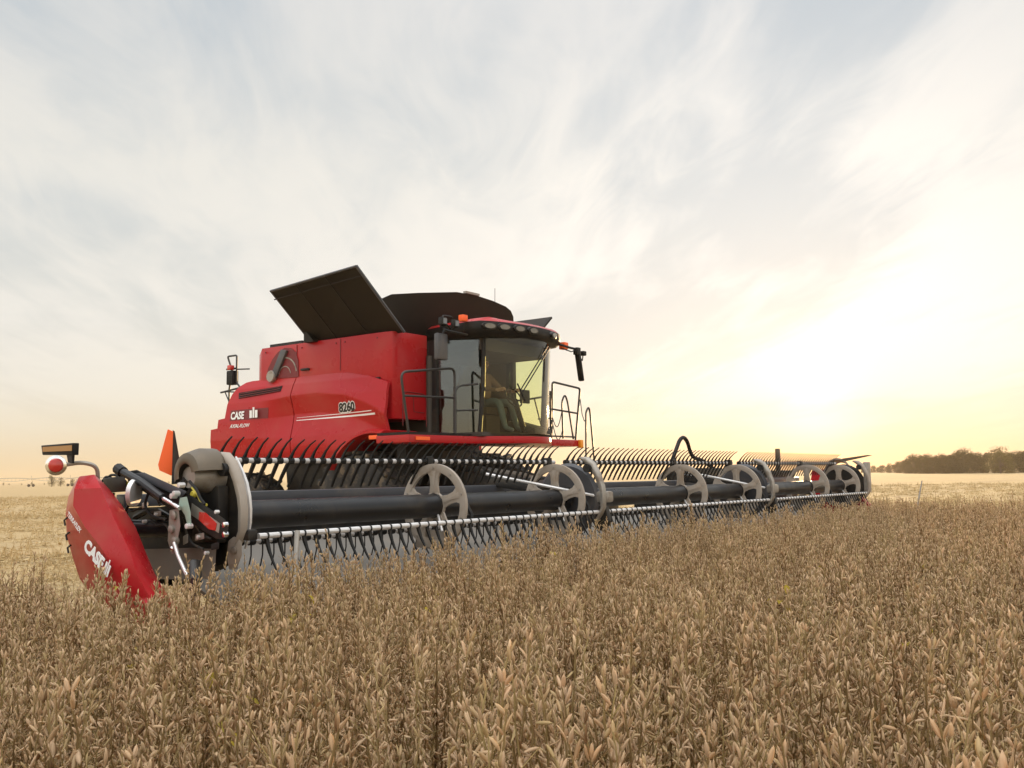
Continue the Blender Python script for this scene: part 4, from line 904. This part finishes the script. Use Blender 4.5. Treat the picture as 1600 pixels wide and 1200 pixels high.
def plant_crop():
    r = np.random.default_rng(11)
    protos = [soy_plant(100 + i) for i in range(14)] + [soy_plant(300 + i, True) for i in range(2)]
    sp = .138
    X, Y = np.meshgrid(np.arange(-15, 17, sp), np.arange(-1.2, 25, sp)); X = X.ravel(); Y = Y.ravel()
    X = X + r.uniform(-.065, .065, X.size); Y = Y + r.uniform(-.065, .065, Y.size)
    A, B = machine_ab(X, Y)
    edge = .06 * np.sin(A * 3.1) + .05 * np.sin(A * 7.7)
    crop = ((A < -.95) | (B > .10 + edge)) & (A < 15.35 + .1 * np.sin(B * 4))
    crop &= np.abs(X) < .60 * np.maximum(Y, 0) + 1.8
    crop &= (X ** 2 + Y ** 2) > .55 ** 2
    # the end shield and the divider push the plants apart
    crop &= ~((A > -1.0) & (A < -.30) & (B < .30)); crop &= ~((A > -1.12) & (A < -.9) & (B > -1.6) & (B < .3))
    X, Y, A, B = X[crop], Y[crop], A[crop], B[crop]; n = X.size
    h = r.normal(1.0, .10, n) + .05 * np.sin(X * .9 + 1.3) * np.sin(Y * .7)
    near = np.hypot(X, Y)
    h *= np.where(near < 1.3, .85, 1.0); h *= np.where((A < -.8) & (B < .8), .93, 1.0)
    tilt = r.normal(0, .09, (n, 2)); rot = np.c_[tilt, r.uniform(0, 6.283, n)]
    # plants just ahead of the knife lean in towards the reel
    vid = r.integers(0, 14, n); vid[r.random(n) < .005] = 14; vid[r.random(n) < .003] = 15
    scl = np.c_[h * r.uniform(.9, 1.15, n), h * r.uniform(.9, 1.15, n), h]
    scatter('soybean_crop', protos, np.c_[X, Y, np.zeros(n)], rot, scl, vid, 'ripe tan soybean plants standing thick across the foreground')
    print('soy plants', n)
plant_crop()

def stubble_clump(seed):
    rg = random.Random(seed); m = MB()
    for i in range(rg.randint(7, 12)):
        x, y = rg.uniform(-.2, .2), rg.uniform(-.2, .2)
        if rg.random() < .55:
            p = Vector((x, y, 0)); d = Vector((rg.uniform(-.5, .5), rg.uniform(-.5, .5), 1)).normalized() * rg.uniform(.05, .15); m.tube([p, p + d], .004, 3)
        else:
            th = rg.uniform(0, 6.28); p = Vector((x, y, rg.uniform(.01, .05))); d = Vector((math.cos(th), math.sin(th), rg.uniform(-.1, .25))) * rg.uniform(.06, .2); m.tube([p - d * .5, p + d * .5], .0045, 3)
    for i in range(5):
        th = rg.uniform(0, 6.28); d = Vector((math.cos(th), math.sin(th), rg.uniform(0, .6))).normalized(); lens_pod(m, Vector((rg.uniform(-.2, .2), rg.uniform(-.2, .2), .02)), d, d.cross(Vector((0, .3, 1))).normalized(), .09, .016, .006, .3)
    bm = bmesh.new(); vs = [bm.verts.new(p) for p in m.v]
    for f in m.f: bm.faces.new([vs[i] for i in f])
    me = bpy.data.meshes.new('stubble'); bm.to_mesh(me); bm.free(); me.materials.append(M['straw']); return me

def lay_stubble():
    r = np.random.default_rng(5); protos = [stubble_clump(i) for i in range(6)]
    P = []
    for (y0, y1, dens) in ((5, 18, 9.), (18, 40, 2.6), (40, 90, .7)):
        xm = .62 * y1 + 3; n = int(dens * 2 * xm * (y1 - y0)); x = r.uniform(-xm, xm, n); y = r.uniform(y0, y1, n); k = np.abs(x) < .60 * y + 3
        P.append(np.c_[x[k], y[k]])
    P = np.vstack(P); A, B = machine_ab(P[:, 0], P[:, 1])
    keep = ((A > -.95) & (B < -.1)) | (A > 15.3)
    keep &= ~((A > 0) & (A < 15) & (B > -1.7))
    P = P[keep]; n = len(P); far = np.hypot(P[:, 0], P[:, 1])
    sc_ = np.where(far > 40, 1.9, np.where(far > 18, 1.35, 1.0)) * r.uniform(.8, 1.25, n)
    scatter('field_stubble', protos, np.c_[P, np.zeros(n)], np.c_[np.zeros((n, 2)), r.uniform(0, 6.283, n)], np.c_[sc_, sc_, sc_ * .9], r.integers(0, 6, n), 'short cut straw and stubble on the harvested ground')
    print('stubble', n)
lay_stubble()

# ------------------------------------------------------------------ trees
def leaf_mat(name, dark, light):
    m, t = new_mat(name)
    ri = t.add('ShaderNodeNewGeometry').outputs['Random Per Island']; oi = t.add('ShaderNodeObjectInfo').outputs['Random']
    c = t.mix(t.math('ADD', t.math('MULTIPLY', ri, .7), t.math('MULTIPLY', oi, .3)), dark + (1,), light + (1,))
    d = t.add('ShaderNodeBsdfDiffuse', {'Color': c}); tr = t.add('ShaderNodeBsdfTranslucent', {'Color': c})
    mx = t.add('ShaderNodeMixShader', {0: .3, 1: d.outputs[0], 2: tr.outputs[0]}); o = t.add('ShaderNodeOutputMaterial'); t.l.new(mx.outputs[0], o.inputs[0]); return m
M['leaf'] = leaf_mat('autumn oak leaves', (.042, .036, .014), (.095, .072, .026))
M['leaf_olive'] = leaf_mat('olive leaves', (.075, .065, .022), (.16, .13, .05))

def tree_meshes(seed, h, wdt, mat, n=6500, low=.0):
    rg = random.Random(seed); cr = MB(); tk = MB()
    tk.tube([Vector((0, 0, 0)), Vector((.05 * h * rg.uniform(-1, 1) * .3, 0, h * .35)), Vector((0, 0, h * .7))], [h * .03, h * .022, h * .008], 7)
    lobes = []
    for i in range(30):
        th = rg.uniform(0, 6.28); zz = rg.uniform(low + .06, .88); pr = math.sin(math.pi * min(1, (zz - low + .12) / (1.02 - low))) ** .6
        rad = wdt * .5 * rg.uniform(.35, .8) * pr; lobes.append((Vector((rad * math.cos(th), rad * math.sin(th), h * zz)), wdt * rg.uniform(.14, .24)))
        tk.tube([Vector((0, 0, h * rg.uniform(.2, .45))), lobes[-1][0]], [h * .010, h * .004], 4)
    for i in range(n):
        c, r_ = rg.choice(lobes); d = Vector((rg.gauss(0, 1), rg.gauss(0, 1), rg.gauss(0, 1))).normalized(); p = c + d * (r_ * rg.uniform(.55, 1.05)); p.z = max(p.z, h * low * .5)
        s_ = h * rg.uniform(.012, .026); u = Vector((rg.gauss(0, 1), rg.gauss(0, 1), rg.gauss(0, 1))).normalized(); v = u.cross(d).normalized() if abs(u.dot(d)) < .95 else Vector((0, 0, 1)); nn = u.cross(v)
        cr.add([p - u * s_, p + v * s_ * .7, p + u * s_, p - v * s_ * .7 + nn * s_ * .3], [(0, 1, 2, 3)])
    out = []
    for m, k in ((tk, 'bark'), (cr, mat)):
        bm = bmesh.new(); vs = [bm.verts.new(p) for p in m.v]
        for f in m.f: bm.faces.new([vs[i] for i in f])
        me = bpy.data.meshes.new('tree'); bm.to_mesh(me); bm.free(); me.materials.append(M[k]); out.append(me)
    return out

def place_tree(name, meshes, x, y, rz, s, label, group=None):
    t = empty(name, (x, y, 0), rz, label=label, cat='tree', group=group)
    for nm, me in zip(('trunk', 'crown'), meshes):
        c = bpy.data.objects.new(nm, me); COL.objects.link(c); c.parent = t
    t.scale = (s, s, s); return t

def dirx(px): return (px - 800) / 1527.

def trees():
    rg = random.Random(21)
    kinds = [tree_meshes(40 + i, 8.0, 7.5 + i * .8, 'leaf') for i in range(5)]
    # the wood on the right runs away towards the sunset
    spec = [(1760, 300, 1.0), (1722, 318, 1.05), (1690, 300, .95), (1655, 322, 1.1), (1622, 305, .9), (1600, 340, 1.15), (1580, 335, 1.0), (1548, 345, 1.12), (1520, 340, .98), (1500, 352, 1.04), (1484, 360, 1.0), (1468, 352, .93), (1452, 375, 1.0), (1438, 385, .95), (1424, 420, .95), (1412, 450, .85), (1400, 520, .8), (1388, 600, .75), (1374, 680, .72), (1360, 760, .70), (1344, 820, .66), (1325, 860, .62)]
    for i, (px, D, s) in enumerate(spec + [(px + 9, D + 18, s * .85) for px, D, s in spec]):
        place_tree('broadleaf_tree', kinds[i % 5], dirx(px) * D, D, rg.uniform(0, 6.28), s * rg.uniform(.92, 1.06), 'dark brown green tree in the wood edging the far field on the right', 'trees of the wood on the right')
    place_tree('round_tree', tree_meshes(77, 9.0, 11.5, 'leaf_olive', 4200, .03), dirx(1558) * 300, 300, .4, .86, 'broad rounded olive tree standing forward of the dark wood on the right')
    # small trees on the left skyline, near the irrigation boom
    lk = [tree_meshes(90 + i, 5.0, 4.6, 'leaf_olive', 1500, .05) for i in range(2)]
    place_tree('shrub_tree', lk[0], dirx(82) * 330, 330, .3, .80, 'pale rounded tree on the left skyline at the end of the irrigation boom')
    place_tree('shrub_tree', lk[1], dirx(96) * 345, 345, 1.3, .68, 'smaller pale tree just right of the rounded tree on the left skyline')
    place_tree('shrub_tree', lk[0], dirx(114) * 350, 350, 2.3, .55, 'low pale tree on the left skyline closest to the red end shield')
    for i in range(26):
        px = -60 + i * 16 + rg.uniform(-5, 5)
        if 74 < px < 122: continue
        place_tree('hedge_bush', lk[i % 2], dirx(px) * 640, 640, rg.uniform(0, 6), rg.uniform(.22, .42), 'tiny hazy bush along the far left field edge', 'bushes along the far left field edge')
trees()

def pivot():
    D = 340.; root = empty('irrigation_boom', (dirx(40) * D, D, 0), 0, label='long thin centre pivot irrigation boom on wheeled towers across the left skyline', cat='irrigation boom')
    def add(name, m, mat='galv', parent=root):
        bm = bmesh.new(); vs = [bm.verts.new(p) for p in m.v]
        for f in m.f: bm.faces.new([vs[i] for i in f])
        me = bpy.data.meshes.new(name); bm.to_mesh(me); bm.free(); me.materials.append(M[mat]); o = bpy.data.objects.new(name, me); COL.objects.link(o); o.parent = parent; return o
    span = 13.5
    for k in range(-2, 2):
        x0 = 2.2 + k * span; p = MB(); t = MB(); N_ = 10
        top = [Vector((x0 + span * i / N_, 0, 2.75 + .35 * math.sin(math.pi * i / N_))) for i in range(N_ + 1)]; low = [Vector((x0 + span * i / N_, 0, 2.7 - .75 * math.sin(math.pi * i / N_))) for i in range(N_ + 1)]
        p.tube(top, .10, 6); t.tube(low, .05, 5)
        for i in range(1, N_): t.tube([top[i], low[i]], .03, 4)
        add('pipe', p, 'steel'); add('truss', t, 'steel')
        w_ = MB()
        for s_ in (-1, 1):
            w_.tube([Vector((x0, 0, 2.9)), Vector((x0, s_ * 1.6, .5))], .06, 5)
        w_.tube([Vector((x0, 0, 2.7)), Vector((x0, 0, 3.9))], .05, 5); w_.tube([Vector((x0, -1.6, .5)), Vector((x0, 1.6, .5))], .05, 5); tw = add('tower', w_, 'steel')
        for s_ in (-1, 1):
            q = MB().lathe((x0, s_ * 1.6, .5), 'b', [(.2, -.14), (.5, -.12), (.5, .12), (.2, .14)], 14); add('tower_wheel', q, 'rubber', tw)
pivot()

# ------------------------------------------------------------------ operator in the cab
def operator():
    M['jacket'] = plain('brown work jacket', (.15, .08, .05), .85, 0, .25, 9.); M['denim'] = plain('blue grey denim', (.11, .14, .17), .85, 0, .2, 12.); M['skin'] = plain('skin', (.48, .28, .19), .55, 0, .08, 20.); M['hair'] = plain('brown hair', (.03, .018, .01), .7, 0, .3, 40.)
    og = (7.62, -3.72, 1.99)
    root = empty('person', W(*og), ROT, label='operator in brown jacket and grey jeans sitting at the wheel in the cab', cat='person')
    V, E_, Rd = [], [], []
    def pt(a, b, z, r, par=None):
        V.append((b - og[1], a - og[0], z - og[2])); Rd.append(r); i = len(V) - 1
        if par is not None: E_.append((par, i))
        return i
    A = 7.62
    pel = pt(A, -3.82, 2.50, .135); bel = pt(A, -3.84, 2.66, .135, pel); che = pt(A, -3.83, 2.84, .15, bel); nb = pt(A, -3.81, 2.98, .07, che); nk = pt(A, -3.79, 3.05, .052, nb); hd = pt(A, -3.77, 3.13, .083, nk); tp = pt(A, -3.775, 3.21, .083, hd)
    for s_ in (-1, 1):
        hip = pt(A + s_ * .10, -3.76, 2.49, .092, pel); kn = pt(A + s_ * .15, -3.36, 2.50, .068, hip); an = pt(A + s_ * .15, -3.24, 2.08, .042, kn); pt(A + s_ * .16, -3.07, 2.03, .036, an)
        sh = pt(A + s_ * .19, -3.82, 2.94, .066, che); el = pt(A + s_ * .25, -3.62, 2.72, .047, sh); wr = pt(A + s_ * .20, -3.37, 2.68, .030, el); pm = pt(A + s_ * .185, -3.295, 2.68, .034, wr)
        for k, (da, dz, L) in enumerate(((.02, .03, .05), (.0, .04, .058), (-.015, .03, .055), (-.028, .012, .045), (.034, -.012, .042))):
            f1 = pt(A + s_ * (.185 + da), -3.25, 2.68 + dz * .8, .0095, pm); f2 = pt(A + s_ * (.185 + da * 1.1), -3.25 + L * .55, 2.68 + dz * .7, .0085, f1); pt(A + s_ * (.185 + da * 1.1), -3.25 + L * .6, 2.68 + dz * .7 - L * .6, .0075, f2)
    me = bpy.data.meshes.new('skeleton'); me.from_pydata(V, E_, []); o = bpy.data.objects.new('skeleton', me); COL.objects.link(o)
    sk = o.modifiers.new('skin', 'SKIN'); sk.use_smooth_shade = True
    lay = me.skin_vertices[0].data if me.skin_vertices else None
    if lay is None:
        bm = bmesh.new(); bm.from_mesh(me); bm.verts.layers.skin.verify(); bm.to_mesh(me); bm.free(); lay = me.skin_vertices[0].data
    for i, d in enumerate(lay): d.radius = (Rd[i], Rd[i]); d.use_root = i == 0
    sb = o.modifiers.new('sub', 'SUBSURF'); sb.levels = 1; sb.render_levels = 1
    bme = bpy.data.meshes.new_from_object(o.evaluated_get(bpy.context.evaluated_depsgraph_get())); bpy.data.objects.remove(o)
    for k in ('jacket', 'denim', 'skin'): bme.materials.append(M[k])
    for p in bme.polygons:
        x, y, z = p.center; p.use_smooth = True
        hand = x > .36 and .58 < z < .78 and abs(y) > .1
        p.material_index = 2 if (z > 1.03 or hand) else 1 if z < .56 or (x > .2 and z < .60) else 0
    # facial planes on the same head: nose, brow, mouth, eyes
    bo = bpy.data.objects.new('body', bme); COL.objects.link(bo); bo.parent = root
    ORG[root.name] = og
    h_ = MB(); rows = []
    for z, r_ in ((3.15, .090), (3.19, .095), (3.235, .088), (3.275, .06), (3.29, .015)):
        rows.append([(A + r_ * .92 * math.cos(i * math.pi / 8), -3.785 + r_ * 1.08 * math.sin(i * math.pi / 8) - (.012 if z < 3.2 else 0), z + (.03 if math.sin(i * math.pi / 8) > .5 and z < 3.2 else 0)) for i in range(16)])
    h_.loft(rows).build('hair', 'hair', root, smooth=60)
    n_ = MB(); n_.loft([[(A - .012, -3.70, 3.10), (A + .012, -3.70, 3.10), (A + .008, -3.675, 3.105), (A - .008, -3.675, 3.105)], [(A - .006, -3.70, 3.155), (A + .006, -3.70, 3.155), (A + .004, -3.69, 3.155), (A - .004, -3.69, 3.155)]]); n_.build('nose', 'skin', root)
    for s_ in (-1, 1): MB().lathe((A + s_ * .085, -3.78, 3.13), 'a', [(.004, -.008), (.026, -.006), (.03, .006), (.004, .008)], 10).build('ear', 'skin', root); MB().lathe((A + s_ * .03, -3.695, 3.15), 'b', [(.002, -.01), (.011, 0), (.002, .008)], 8).build('eye', 'hair', root)
    MB().box(A - .025, A + .025, -3.70, -3.692, 3.068, 3.078).build('mouth', 'dark_red', root)
operator()

# ------------------------------------------------------------------ dusty evening air
def haze():
    m = bpy.data.materials.new('evening haze'); m.use_nodes = True; t = NT(m.node_tree)
    v = t.add('ShaderNodeVolumePrincipled', {'Color': (1.0, .86, .66, 1), 'Density': .00022, 'Anisotropy': .4})
    o = t.add('ShaderNodeOutputMaterial'); t.l.new(v.outputs[0], o.inputs['Volume'])
    bm = bmesh.new(); bmesh.ops.create_cube(bm, size=1.0); me = bpy.data.meshes.new('haze'); bm.to_mesh(me); bm.free(); me.materials.append(m)
    ob = bpy.data.objects.new('haze', me); COL.objects.link(ob); ob.scale = (1900, 1120, 13); ob.location = (0, 460, 5.5)
    tag(ob, kind='stuff', label='warm dusty evening air over the fields')
haze()
